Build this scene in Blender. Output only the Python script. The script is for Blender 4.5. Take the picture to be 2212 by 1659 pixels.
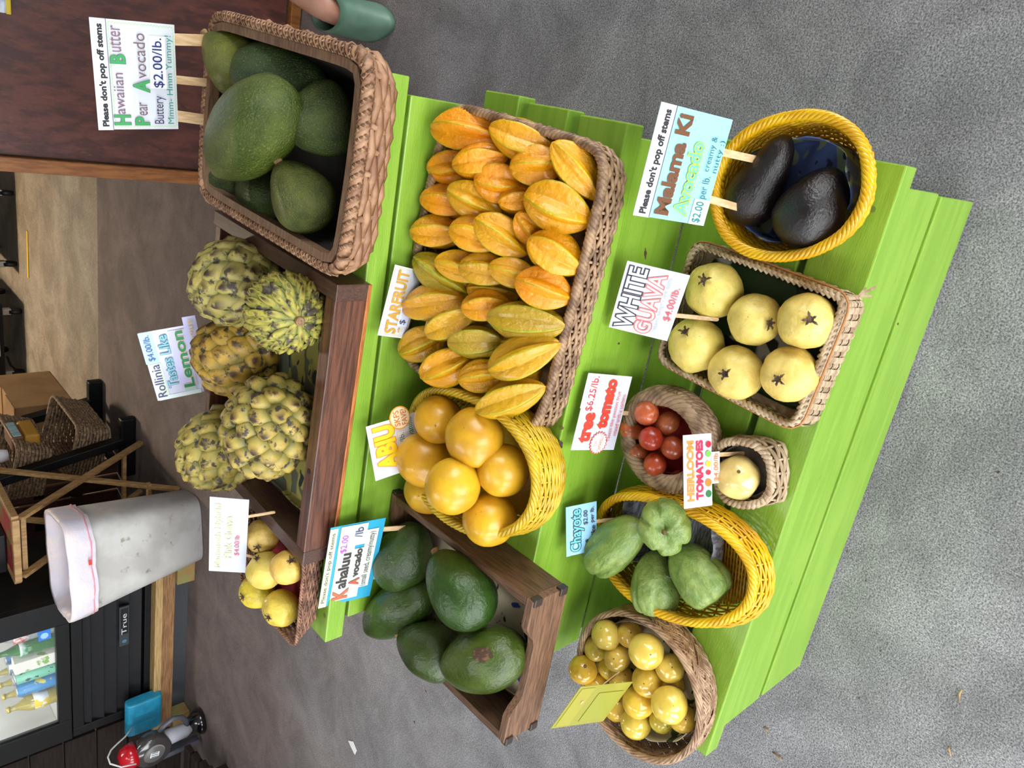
import bpy, math, random
from mathutils import Vector, Matrix, noise

random.seed(11)
SC = bpy.context.scene
COL = SC.collection
for _o in list(bpy.data.objects):
    bpy.data.objects.remove(_o)

# ---------------------------------------------------------------- camera
FPX = 1633.1374
CAMC = Vector((-0.022457, -0.370742, 1.361269))
C_RIGHT = Vector((0.9263967, 0.3593094, -0.1126316))     # photographer's right
C_DOWN = Vector((0.1734112, -0.6726073, -0.7193942))
C_FWD = Vector((-0.3342419, 0.6469128, -0.6854094))
_cd = bpy.data.cameras.new('camera')
CAM = bpy.data.objects.new('camera', _cd)
COL.objects.link(CAM)
_cd.sensor_fit = 'HORIZONTAL'
_cd.sensor_width = 36.0
_cd.lens = FPX / 2212.0 * 36.0
_cd.clip_start = 0.02
# the phone was held on its side: picture right = scene down, picture up = photographer's right
CAM.matrix_world = Matrix(((C_DOWN.x, C_RIGHT.x, -C_FWD.x, CAMC.x),
                           (C_DOWN.y, C_RIGHT.y, -C_FWD.y, CAMC.y),
                           (C_DOWN.z, C_RIGHT.z, -C_FWD.z, CAMC.z),
                           (0, 0, 0, 1)))
SC.camera = CAM

# ---------------------------------------------------------------- light
def lin(c):
    return tuple((v / 255 / 12.92) if v / 255 <= 0.04045 else ((v / 255 + 0.055) / 1.055) ** 2.4 for v in c)

W = bpy.data.worlds.new('world')
SC.world = W
W.use_nodes = True
W.node_tree.nodes['Background'].inputs[0].default_value = (0.93, 0.97, 1.0, 1)
W.node_tree.nodes['Background'].inputs[1].default_value = 9.0

def lamp(name, loc, power, color, size, target=None):
    l = bpy.data.lights.new(name, 'AREA')
    l.energy = power
    l.color = color
    l.shape = 'DISK'
    l.size = size
    o = bpy.data.objects.new(name, l)
    COL.objects.link(o)
    o.location = loc
    d = (Vector(target) if target else Vector(loc) - Vector((0, 0, 1))) - Vector(loc)
    o.rotation_euler = d.to_track_quat('-Z', 'Y').to_euler()
    return o

lamp('ceiling_lamp', (-2.0, 6.2, 2.7), 90, (1.0, 0.82, 0.6), 0.5)

# sampling portals in the three bays of the added front wall and the two roof lights (they give off no light of their own)
BAYS = ((-5.6, -4.2), (-3.2, -1.8), (-.8, .6))
for _x0, _x1 in BAYS:
    _pl = bpy.data.lights.new('bay_portal', 'AREA')
    _pl.shape = 'RECTANGLE'
    _pl.size, _pl.size_y = _x1 - _x0, 2.5
    _pl.cycles.is_portal = True
    _po = bpy.data.objects.new('bay_portal', _pl)
    COL.objects.link(_po)
    _po.matrix_world = Matrix.Translation(((_x0 + _x1) / 2, -2.58, 1.25)) @ Matrix.Rotation(math.radians(90), 4, 'X')

ROOF_LIGHTS = ((-1.6, -.5), (.2, 1.3))          # y ranges, x from -2.35 to -1.65
for _y0, _y1 in ROOF_LIGHTS:
    _pl = bpy.data.lights.new('roof_portal', 'AREA')
    _pl.shape = 'RECTANGLE'
    _pl.size, _pl.size_y = .7, _y1 - _y0
    _pl.cycles.is_portal = True
    _po = bpy.data.objects.new('roof_portal', _pl)
    COL.objects.link(_po)
    _po.matrix_world = Matrix.Translation((-2.0, (_y0 + _y1) / 2, 2.85))

VS = SC.view_settings
VS.view_transform = 'Standard'
VS.look = 'None'
VS.gamma = 1.0
VS.use_curve_mapping = False
VS.exposure = 0.22

# ---------------------------------------------------------------- placing helpers
def ray(x, y):
    return C_RIGHT * ((829.5 - y) / FPX) + C_DOWN * ((x - 1106) / FPX) + C_FWD

def at(x, y, z=0.0):
    d = ray(x, y)
    return CAMC + d * ((z - CAMC.z) / d.z)

def atY(x, y, Y):
    d = ray(x, y)
    return CAMC + d * ((Y - CAMC.y) / d.y)

def depth(p):
    return (Vector(p) - CAMC).dot(C_FWD)

def mpp(p):
    return depth(p) / FPX

def on_sphere(x, y, c, r):
    d = ray(x, y).normalized()
    oc = CAMC - c
    b = oc.dot(d)
    q = b * b - oc.dot(oc) + r * r
    return CAMC + d * (-b - math.sqrt(max(q, 0)))

# ---------------------------------------------------------------- materials
def M(name, c1, c2=None, scale=10, lo=.4, hi=.6, rough=.5, bump=0, bscale=50, bdist=.002, stretch=(1, 1, 1),
      objcol=False, coat=0, metal=0, detail=4, spots=None, trans=0, attr=None, alpha=1, emit=0, sss=0, spec=.5, vor=False):
    m = bpy.data.materials.new(name)
    m.use_nodes = True
    nt = m.node_tree
    N = nt.nodes
    L = nt.links.new
    b = N['Principled BSDF']
    b.inputs['Roughness'].default_value = rough
    b.inputs['Metallic'].default_value = metal
    b.inputs['Specular IOR Level'].default_value = spec
    b.inputs['Coat Weight'].default_value = coat
    b.inputs['Coat Roughness'].default_value = .12
    b.inputs['Transmission Weight'].default_value = trans
    b.inputs['Alpha'].default_value = alpha
    if sss:
        b.inputs['Subsurface Weight'].default_value = sss
        b.inputs['Subsurface Radius'].default_value = (.01, .006, .002)
        b.inputs['Subsurface Scale'].default_value = .5
    tc = N.new('ShaderNodeTexCoord')
    oi = N.new('ShaderNodeObjectInfo')
    mp = N.new('ShaderNodeMapping')
    mp.inputs['Scale'].default_value = stretch
    L(tc.outputs['Object'], mp.inputs['Vector'])
    mul = N.new('ShaderNodeMath')
    mul.operation = 'MULTIPLY'
    mul.inputs[1].default_value = 13.7
    L(oi.outputs['Random'], mul.inputs[0])
    cb = N.new('ShaderNodeCombineXYZ')
    L(mul.outputs[0], cb.inputs[0])
    L(mul.outputs[0], cb.inputs[1])
    L(cb.outputs[0], mp.inputs['Location'])
    vec = mp.outputs['Vector']

    def rgb(c):
        return tuple(lin(c)) + (1,)

    def mix(fac, a, bb, mode='MIX', f=1.0):
        n = N.new('ShaderNodeMix')
        n.data_type = 'RGBA'
        n.blend_type = mode
        n.inputs[0].default_value = f
        if fac is not None:
            L(fac, n.inputs[0])
        for s, v in ((n.inputs[6], a), (n.inputs[7], bb)):
            if isinstance(v, tuple):
                s.default_value = v
            else:
                L(v, s)
        return n.outputs[2]

    def noi(sc, det=4, r=.55):
        n = N.new('ShaderNodeTexNoise')
        n.inputs['Scale'].default_value = sc
        n.inputs['Detail'].default_value = det
        n.inputs['Roughness'].default_value = r
        L(vec, n.inputs['Vector'])
        return n.outputs[0]

    def ramp(src, lo_, hi_):
        n = N.new('ShaderNodeMapRange')
        n.inputs[1].default_value = lo_
        n.inputs[2].default_value = hi_
        L(src, n.inputs[0])
        return n.outputs[0]

    base = rgb(c1)
    if c2:
        base = mix(ramp(noi(scale, detail), lo, hi), base, rgb(c2))
    if attr:                                  # (attribute, colour at 1, from, to)
        an = N.new('ShaderNodeAttribute')
        an.attribute_name = attr[0]
        base = mix(ramp(an.outputs['Fac'], attr[2], attr[3]), base, rgb(attr[1]))
        if len(attr) > 4:
            nn = N.new('ShaderNodeMath')
            nn.operation = 'MULTIPLY'
            L(ramp(an.outputs['Fac'], attr[5], attr[6]), nn.inputs[0])
            L(ramp(noi(attr[7], 5), attr[8], attr[9]), nn.inputs[1])
            base = mix(nn.outputs[0], base, rgb(attr[4]))
    if objcol:
        base = mix(None, base, oi.outputs['Color'], 'MULTIPLY')
    if spots:                                 # (scale, lo, hi, colour)
        base = mix(ramp(noi(spots[0], 3, .6), spots[1], spots[2]), base, rgb(spots[3]))
    if isinstance(base, tuple):
        b.inputs['Base Color'].default_value = base
    else:
        L(base, b.inputs['Base Color'])
    if emit:
        b.inputs['Emission Color'].default_value = rgb(c1)
        b.inputs['Emission Strength'].default_value = emit
    if bump:
        bn = N.new('ShaderNodeBump')
        bn.inputs['Strength'].default_value = bump
        bn.inputs['Distance'].default_value = bdist
        if vor:
            vn = N.new('ShaderNodeTexVoronoi')
            vn.inputs['Scale'].default_value = bscale
            vn.feature = 'SMOOTH_F1'
            L(vec, vn.inputs['Vector'])
            L(vn.outputs[0], bn.inputs['Height'])
        else:
            L(noi(bscale, 5, .6), bn.inputs['Height'])
        L(bn.outputs[0], b.inputs['Normal'])
    return m

MC = {}
def flat(c, rough=.6, **k):
    key = (tuple(c), rough, tuple(sorted(k.items())))
    if key not in MC:
        MC[key] = M('paint_%d_%d_%d' % tuple(c), c, rough=rough, **k)
    return MC[key]

# ---------------------------------------------------------------- mesh helpers
def frame(n, up=Vector((0, 0, 1))):
    n = n.normalized()
    a = up.cross(n)
    if a.length < 1e-5:
        a = Vector((1, 0, 0)).cross(n)
    a.normalize()
    return a, n.cross(a), n

def world_loc(o):
    p = Vector((0, 0, 0))
    while o:
        p += o.location
        o = o.parent
    return p

class MB:
    def __init__(s):
        s.v = []
        s.f = []
        s.a = []

    def add(s, vs, fs, at_=None):
        k = len(s.v)
        s.v += [Vector(p) for p in vs]
        s.f += [tuple(i + k for i in f) for f in fs]
        s.a += list(at_) if at_ else [0.0] * len(vs)
        return s

    def box(s, c, d, rot=None, rz=0):
        c = Vector(c)
        m = rot if rot else Matrix.Rotation(rz, 3, 'Z')
        vs = [c + m @ Vector((x * d[0] / 2, y * d[1] / 2, z * d[2] / 2)) for z in (-1, 1) for y in (-1, 1) for x in (-1, 1)]
        return s.add(vs, [(0, 2, 3, 1), (4, 5, 7, 6), (0, 1, 5, 4), (2, 6, 7, 3), (0, 4, 6, 2), (1, 3, 7, 5)])

    def bar(s, p, q, w, t, up=Vector((0, 0, 1))):
        p, q = Vector(p), Vector(q)
        a, b, n = frame(q - p, up)
        rot = Matrix((a, b, n)).transposed()
        return s.box((p + q) / 2, (w, t, (q - p).length), rot)

    def tube(s, pts, r, n=6, closed=False, nrm=None, flat_=1.0, cap=True):
        pts = [Vector(p) for p in pts]
        m = len(pts)
        vs = []
        last = None
        for i, p in enumerate(pts):
            if closed:
                t = pts[(i + 1) % m] - pts[i - 1]
            else:
                t = pts[min(i + 1, m - 1)] - pts[max(i - 1, 0)]
            t.normalize()
            if nrm is not None:
                o = Vector(nrm[i])
                o = o - t * o.dot(t)
                o.normalize()
            else:
                if last is None:
                    o = frame(t)[0]
                else:
                    o = last - t * last.dot(t)
                    if o.length < 1e-6:
                        o = frame(t)[0]
                    o.normalize()
                last = o
            w = t.cross(o)
            rr = r[i] if isinstance(r, (list, tuple)) else r
            for k in range(n):
                an = 2 * math.pi * k / n
                vs.append(p + o * (math.cos(an) * rr * flat_) + w * (math.sin(an) * rr))
        fs = []
        for i in range(m if closed else m - 1):
            j = (i + 1) % m
            for k in range(n):
                l = (k + 1) % n
                fs.append((i * n + k, i * n + l, j * n + l, j * n + k))
        if not closed and cap:
            fs.append(tuple(range(n - 1, -1, -1)))
            fs.append(tuple((m - 1) * n + k for k in range(n)))
        return s.add(vs, fs)

    def lathe(s, prof, n=24, c=(0, 0, 0), M3=None, fn=None):
        """prof: list of (r, z) bottom to top, axis = local z"""
        c = Vector(c)
        vs = []
        for (r, z) in prof:
            for k in range(n):
                a = 2 * math.pi * k / n
                p = Vector((math.cos(a) * r, math.sin(a) * r, z))
                if fn:
                    p = fn(p, a)
                vs.append(c + (M3 @ p if M3 else p))
        fs = []
        m = len(prof)
        for i in range(m - 1):
            for k in range(n):
                l = (k + 1) % n
                fs.append((i * n + k, i * n + l, (i + 1) * n + l, (i + 1) * n + k))
        fs.append(tuple(range(n - 1, -1, -1)))
        fs.append(tuple((m - 1) * n + k for k in range(n)))
        return s.add(vs, fs)

    def prism(s, poly, d0, d1, o, ax, ay, az):
        """poly in (ax, ay) plane, extruded along az from d0 to d1"""
        o = Vector(o)
        n = len(poly)
        vs = [o + ax * x + ay * y + az * d for d in (d0, d1) for (x, y) in poly]
        fs = [tuple(range(n - 1, -1, -1)), tuple(range(n, 2 * n))]
        for i in range(n):
            j = (i + 1) % n
            fs.append((i, j, n + j, n + i))
        return s.add(vs, fs)

    def mesh(s, name, smooth=False, attr=None, off=None):
        me = bpy.data.meshes.new(name)
        off = off or Vector((0, 0, 0))
        me.from_pydata([tuple(p - off) for p in s.v], [], s.f)
        if smooth:
            me.polygons.foreach_set('use_smooth', [True] * len(me.polygons))
        if attr:
            at_ = me.attributes.new(attr, 'FLOAT', 'POINT')
            at_.data.foreach_set('value', s.a)
        me.update()
        return me

    def build(s, name, mat, parent=None, smooth=False, attr=None, bevel=0, kind=None, loc=None):
        """vertices are world coordinates; the object sits at its parent's origin, or at loc"""
        off = Vector(loc) if loc is not None else world_loc(parent)
        me = s.mesh(name, smooth, attr, off)
        me.materials.append(mat)
        o = bpy.data.objects.new(name, me)
        COL.objects.link(o)
        if parent:
            o.parent = parent
        elif loc is not None:
            o.matrix_world = Matrix.Translation(off)
        if bevel:
            bm = o.modifiers.new('bevel', 'BEVEL')
            bm.width = bevel
            bm.segments = 2
            bm.limit_method = 'ANGLE'
        if kind:
            o['kind'] = kind
        return o

def tag(o, label, cat, group=None):
    o['label'] = label
    o['category'] = cat
    if group:
        o['group'] = group
    return o

def thing(name, label, cat, loc=(0, 0, 0), group=None):
    o = bpy.data.objects.new(name, None)
    o.empty_display_size = .02
    COL.objects.link(o)
    o.matrix_world = Matrix.Translation(Vector(loc))
    return tag(o, label, cat, group)

def struct(o):
    o['kind'] = 'structure'
    return o

def put(name, me, mat, mtx, parent=None, color=None):
    o = bpy.data.objects.new(name, me)
    if mat and not me.materials:
        me.materials.append(mat)
    COL.objects.link(o)
    if parent:
        o.parent = parent
    o.matrix_world = mtx if not parent else mtx
    if parent:
        o.matrix_parent_inverse = Matrix.Identity(4)
        o.matrix_basis = mtx
    if color:
        o.color = tuple(lin(color)) + (1,)
    return o

def axis_mtx(c, z, roll=0, scale=(1, 1, 1)):
    a, b, n = frame(Vector(z), Vector((0.13, 0.2, 1)))
    r = Matrix((a, b, n)).transposed().to_4x4()
    return Matrix.Translation(c) @ r @ Matrix.Rotation(roll, 4, 'Z') @ Matrix.Diagonal(Vector(scale)).to_4x4()

def ordinal(n):
    return ['first', 'second', 'third', 'fourth', 'fifth', 'sixth', 'seventh', 'eighth', 'ninth', 'tenth'][n]

# tier heights and fronts of the stand
Z1, Z2, Z3 = .345, .536, .723
Y2, Y3 = .289, .5695
XL = -.955
# ---------------------------------------------------------------- text meshes (made while the scene is still empty)
TEXTS = {}
def _make_texts(jobs):
    objs = []
    for key in jobs:
        txt, off = key
        cu = bpy.data.curves.new('t', 'FONT')
        cu.body = txt
        cu.offset = off
        cu.resolution_u = 3
        o = bpy.data.objects.new('t', cu)
        COL.objects.link(o)
        objs.append((key, o))
    dg = bpy.context.evaluated_depsgraph_get()
    for key, o in objs:
        me = bpy.data.meshes.new_from_object(o.evaluated_get(dg))
        TEXTS[key] = ([v.co.copy() for v in me.vertices], [tuple(p.vertices) for p in me.polygons])
        bpy.data.meshes.remove(me)
    for key, o in objs:
        cu = o.data
        bpy.data.objects.remove(o)
        bpy.data.curves.remove(cu)

BLK, WHT = (25, 22, 24), (214, 216, 224)
# solved card poses: centre, reading direction, up direction, width, height
POSE = {
 'hawaiian': ((-0.0681, 0.7976, 0.973), (0.9913, -0.0871, 0.0986), (-0.1062, -0.0883, 0.9904), 0.1398, 0.1107),
 'rollinia': ((-0.5704, 0.9835, 0.8445), (0.9335, -0.2027, 0.2958), (-0.2304, 0.2933, 0.9279), 0.1611, 0.0841),
 'mammoth': ((-0.81, 0.7391, 0.8341), (0.972, -0.2051, 0.115), (0.0155, 0.544, 0.839), 0.1845, 0.0640),
 'star': ((-0.3264, 0.5446, 0.6703), (0.9746, 0.083, -0.2079), (0.2199, -0.1828, 0.9582), 0.1099, 0.0657),
 'abiu': ((-0.5685, 0.5293, 0.6526), (0.9489, 0.2797, 0.1462), (-0.1831, 0.1104, 0.9769), 0.0934, 0.0945),
 'kahaluu': ((-0.7957, 0.5489, 0.7005), (0.9785, -0.1894, 0.0817), (-0.0443, 0.1936, 0.9801), 0.1926, 0.0964),
 'malama': ((-0.0496, 0.1888, 0.5358), (0.9996, -0.0134, -0.0246), (0.0275, 0.2919, 0.956), 0.1330, 0.1133),
 'guava': ((-0.2406, 0.2349, 0.4745), (0.935, -0.2449, 0.2563), (0.0334, 0.7805, 0.6242), 0.1139, 0.0877),
 'tree': ((-0.4235, 0.2643, 0.4797), (0.9863, 0.085, -0.1413), (0.1313, 0.114, 0.9848), 0.1197, 0.0947),
 'heirloom': ((-0.4661, 0.1198, 0.4137), (0.9289, 0.36, -0.0867), (-0.0172, 0.2757, 0.9611), 0.1078, 0.0544),
 'chayote': ((-0.6339, 0.2647, 0.4621), (0.9779, 0.1755, 0.1136), (-0.1728, 0.3725, 0.9118), 0.0888, 0.0548),
 'yellowcard': ((-0.8785, 0.1388, 0.4994), (0.9545, -0.2439, -0.1718), (0.2222, 0.1968, 0.9549), 0.0977, 0.1164),
}
_CAM = Vector((-0.022457, -0.370742, 1.361269))
for _k, _f in (('hawaiian', 1.07), ('heirloom', .955), ('abiu', .985)):
    _c, _r, _u, _w, _h = POSE[_k]
    POSE[_k] = (tuple(_CAM + (Vector(_c) - _CAM) * _f), _r, _u, _w * _f, _h * _f)
GRN, TEAL, BRN = (58, 150, 84), (28, 128, 122), (110, 66, 30)
# elements: ('R', box, colour) patch, ('T', text, box, colour, boldness, outline) lettering,
# ('W', box, colour) wavy border, ('O', box, colour) oval badge, ('B', box, colour) burst; box = (u0, v0, u1, v1) from top left
SIGNS = {
 'hawaiian': dict(label='white Hawaiian Butter Pear Avocado price sign on three sticks above the tall wicker basket', card=(206, 210, 218), el=[
    ('W', (.03, .2, .975, .975), (168, 206, 120)),
    ('R', (-.005, -.005, .995, .175), WHT), ('R', (0, .17, 1, .178), (90, 90, 110)),
    ('T', "Please don't pop off stems", (.03, .045, .955, .15), BLK, .04, None),
    ('R', (.4, .66, .885, .865), (232, 240, 252)),
    ('T', 'H', (.045, .19, .14, .39), GRN, .03, ((80, 90, 90), .02)), ('T', 'awaiian', (.15, .21, .53, .33), (120, 86, 104), 0, None),
    ('T', 'B', (.615, .19, .70, .37), GRN, .03, ((80, 90, 90), .02)), ('T', 'utter', (.72, .2, .95, .33), (128, 92, 108), 0, None),
    ('T', 'P', (.045, .44, .125, .62), GRN, .03, ((80, 90, 90), .02)), ('T', 'ear', (.14, .50, .265, .60), (110, 82, 92), 0, None),
    ('T', 'A', (.36, .44, .48, .64), GRN, .03, ((80, 90, 90), .02)), ('T', 'vocado', (.49, .47, .9, .61), (112, 84, 92), 0, None),
    ('T', 'Buttery', (.06, .68, .33, .84), (60, 52, 90), 0, None),
    ('T', '$2.00/lb.', (.41, .69, .87, .83), (36, 34, 96), .005, None),
    ('T', 'Mmm- Hmm Yummy!', (.06, .85, .9, .955), (38, 140, 120), 0, None)]),
 'rollinia': dict(label='pale lilac Rollinia sign reading Tastes Like Lemon behind the dark wooden crate', card=(214, 216, 240), el=[
    ('R', (.56, -.02, 1.0, .26), (176, 214, 236)), ('R', (.06, .02, .55, .27), (214, 230, 214)),
    ('R', (-.0, .04, .06, .95), (222, 236, 240)), ('R', (.06, .62, .2, .86), (186, 214, 214)),
    ('R', (.12, .56, .97, .9), (206, 204, 244)), ('R', (.42, .9, 1.12, 1.17), (204, 206, 246)),
    ('T', 'Rollinia', (.05, .04, .54, .23), (72, 62, 128), .0, None),
    ('T', '$4.00/lb.', (.6, .05, .96, .2), (56, 90, 160), 0, None),
    ('T', 'Tastes Like', (.17, .31, .93, .52), (160, 200, 224), 0, ((60, 150, 164), .04)),
    ('T', 'Lemon', (.13, .62, .96, .85), (52, 140, 96), .03, ((222, 196, 164), .03)),
    ('T', 'Meringue', (.44, .95, 1.09, 1.12), (222, 198, 170), .02, None)]),
 'mammoth': dict(label='plain white Mammoth Hybrid Pink Guava sign behind the small rattan basket', card=(206, 210, 226), el=[
    ('T', 'Mammoth Hybrid', (.05, .14, .92, .35), (212, 180, 166), .0, ((196, 204, 172), .045)),
    ('T', 'Pink Guava', (.2, .4, .77, .6), (208, 184, 164), 0, ((196, 204, 172), .045)),
    ('T', '$4.00/lb', (.25, .67, .53, .82), (206, 84, 108), 0, None)]),
 'star': dict(label='white STARFRUIT sign in gold letters leaning at the back of the starfruit tray', card=(208, 212, 222), el=[
    ('W', (.03, .04, .97, .96), (214, 198, 140)),
    ('R', (.17, .55, .5, .9), (214, 224, 250)),
    ('T', 'STARFRUIT', (.05, .16, .95, .56), (196, 152, 60), .03, None),
    ('T', '$', (.2, .6, .27, .83), (60, 62, 86), 0, None), ('T', '*', (.075, .6, .15, .8), (206, 164, 70), .05, None)]),
 'abiu': dict(label='white ABIU sign with yellow letters and an orange SKFS FAVE badge', card=(212, 216, 226), el=[
    ('T', 'ABIU', (.13, .1, .93, .5), (246, 206, 30), .05, ((226, 140, 30), .035)),
    ('R', (.36, .54, .74, .7), (246, 214, 120)), ('R', (.37, .55, .73, .69), (214, 218, 226)),
    ('T', '00/lb.', (.4, .57, .71, .67), (70, 110, 50), 0, None),
    ('T', 'vanilla', (.6, .74, .95, .86), (90, 130, 50), 0, None),
    ('O', (.78, .44, 1.2, .84), (236, 160, 50)), ('O', (.8, .46, 1.18, .82), (244, 226, 186)),
    ('T', 'SKFS', (.85, .52, 1.13, .63), (222, 120, 40), .01, None), ('T', 'FAVE!', (.85, .66, 1.13, .77), (222, 120, 40), .01, None)]),
 'kahaluu': dict(label='turquoise Kahaluu Avocado price sign leaning over the brown wooden box', card=(44, 156, 192), el=[
    ('R', (0.0, .0, .98, .14), (222, 214, 176)),
    ('T', "Please don't pop off stems", (.06, .03, .93, .12), (54, 54, 50), .01, None),
    ('R', (.05, .2, .69, .72), (226, 226, 214)), ('R', (.17, .68, .9, .9), (226, 228, 218)),
    ('R', (.68, .19, .99, .5), (212, 220, 236)), ('R', (.74, .4, .99, .68), (212, 220, 236)),
    ('T', 'K', (.07, .23, .2, .52), (196, 96, 56), .035, ((120, 70, 50), .015)), ('T', 'ahaluu', (.21, .25, .66, .46), (46, 40, 40), .03, None),
    ('T', 'A', (.22, .5, .31, .7), (184, 84, 56), .035, ((120, 70, 50), .015)), ('T', 'vocado', (.33, .52, .69, .66), (46, 40, 40), .03, None),
    ('T', '(small seed, creamy/nutty)', (.19, .72, .88, .87), (46, 46, 46), 0, None),
    ('T', '$2.00', (.68, .23, .89, .36), (176, 56, 176), 0, None), ('T', '/lb', (.84, .45, .96, .6), (44, 44, 60), 0, None)]),
 'malama': dict(label='light aqua Malama Ki Avocado sign standing in the round yellow basket', card=(150, 214, 218), el=[
    ('R', (-.005, -.005, 1.0, .215), WHT), ('R', (0, .205, 1, .215), (70, 70, 80)),
    ('T', "Please don't pop off stems", (.025, .055, .955, .18), BLK, .04, None),
    ('R', (.0, .77, .24, 1.0), (222, 230, 244)),
    ('T', 'Malama Ki', (.04, .26, .95, .46), (104, 60, 24), .045, None),
    ('T', 'Avocado', (.07, .52, .74, .7), (96, 186, 168), .01, ((170, 222, 74), .055)),
    ('T', '$2.00', (.02, .8, .22, .93), (24, 126, 120), .01, None), ('T', 'per lb.', (.25, .8, .46, .93), (36, 90, 110), 0, None),
    ('T', 'creamy &', (.5, .77, .82, .87), (36, 90, 110), 0, None), ('T', 'nutty :)', (.5, .885, .8, .98), (36, 90, 110), 0, None)]),
 'guava': dict(label='white WHITE GUAVA price sign with outlined letters above the palm-leaf tray', card=(206, 210, 220), el=[
    ('T', 'WHITE', (.05, .07, .95, .36), (214, 218, 226), .01, ((40, 40, 52), .055)),
    ('T', 'GUAVA', (.04, .4, .92, .67), (232, 186, 186), .01, ((216, 104, 106), .05)),
    ('T', 'CREAMY, SWEET + FEW SEEDS!', (.08, .71, .92, .78), (176, 178, 190), 0, None),
    ('T', '$4.00/lb.', (.3, .81, .8, .94), (226, 84, 92), .01, None)]),
 'tree': dict(label='white tree tomato price sign with red letters over the dark twisted basket', card=(208, 212, 224), el=[
    ('R', (.55, -.03, 1.0, .2), (232, 236, 246)),
    ('T', 'tree', (.1, .08, .5, .36), (208, 62, 44), .06, None), ('T', '$6.25/lb.', (.52, .08, .97, .26), (206, 66, 70), .01, None),
    ('T', 'tomato', (.29, .42, .95, .68), (208, 62, 44), .06, None),
    ('B', (-.06, .36, .26, .78), (214, 84, 70)), ('B', (-.045, .385, .245, .755), (236, 238, 246)),
    ('T', 'OR', (.06, .47, .13, .54), (222, 130, 70), 0, None), ('T', 'TAMARILLO', (-.02, .57, .22, .65), (222, 130, 70), 0, None),
    ('T', 'Tastes like passion fruit', (.12, .73, .8, .83), (200, 80, 90), 0, None),
    ('T', 'mixed with a tomato', (.2, .85, .76, .94), (200, 80, 90), 0, None)]),
 'heirloom': dict(label='white HEIRLOOM TOMATOES sign with small drawn vegetables above the tiny basket', card=(210, 214, 224), el=[
    ('R', (.3, .98, .74, 1.28), (214, 212, 216)),
    ('T', 'HEIRLOOM', (.09, .1, .92, .36), (240, 134, 54), .045, None), ('T', 'TOMATOES', (.1, .42, .92, .68), (206, 34, 70), .05, None),
    ('O', (.12, .76, .22, .96), (40, 110, 60)), ('O', (.27, .74, .38, .96), (236, 120, 36)), ('O', (.43, .76, .5, .94), (206, 40, 60)),
    ('O', (.54, .76, .63, .94), (244, 190, 50)), ('O', (.68, .76, .77, .94), (110, 180, 70)), ('O', (.81, .76, .9, .95), (200, 30, 56)),
    ('T', '$4.00/lb', (.33, 1.03, .72, 1.22), (232, 120, 50), .01, None)]),
 'chayote': dict(label='small sky-blue Chayote price sign behind the oval yellow basket', card=(150, 200, 238), el=[
    ('R', (0, .0, 1, .12), (140, 200, 246)),
    ('T', 'Chayote', (.07, .14, .92, .58), (96, 190, 204), .02, ((30, 50, 66), .05)),
    ('T', '$2.00', (.58, .56, .87, .72), (34, 34, 46), .01, None), ('T', 'per lb.', (.6, .78, .92, .94), (34, 34, 46), .01, None),
    ('T', 'use', (.06, .62, .28, .78), (34, 34, 46), .02, None), ('T', 'like', (.32, .8, .54, .95), (34, 34, 46), .02, None)]),
 'yellowcard': dict(label='blank yellow card seen from behind in the round basket of yellow fruit', card=(150, 146, 56), el=[('R', (.05, .05, .95, .3), (158, 152, 58)), ('R', (.1, .45, .8, .93), (146, 148, 54))]),
}
_jobs = {('True', .0), ('+', 0.0)}
for _s in SIGNS.values():
    for _e in _s['el']:
        if _e[0] == 'T':
            _jobs.add((_e[1], _e[4]))
            if _e[5]:
                _jobs.add((_e[1], _e[4] + _e[5][1]))
_make_texts(sorted(_jobs))

def text_on(name, root, txt, bold, box, mat, z, bold0=None):
    """box in root-local metres (x0,y0,x1,y1), y up"""
    vs, fs = TEXTS[(txt, bold)]
    b0 = TEXTS[(txt, bold if bold0 is None else bold0)][0]
    x0, x1 = min(v.x for v in b0), max(v.x for v in b0)
    y0, y1 = min(v.y for v in b0), max(v.y for v in b0)
    sx = (box[2] - box[0]) / max(x1 - x0, 1e-6)
    sy = (box[3] - box[1]) / max(y1 - y0, 1e-6)
    me = bpy.data.meshes.new(name)
    me.from_pydata([(box[0] + (v.x - x0) * sx, box[1] + (v.y - y0) * sy, z) for v in vs], [], fs)
    me.materials.append(mat)
    o = bpy.data.objects.new(name, me)
    COL.objects.link(o)
    o.parent = root
    return o
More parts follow.
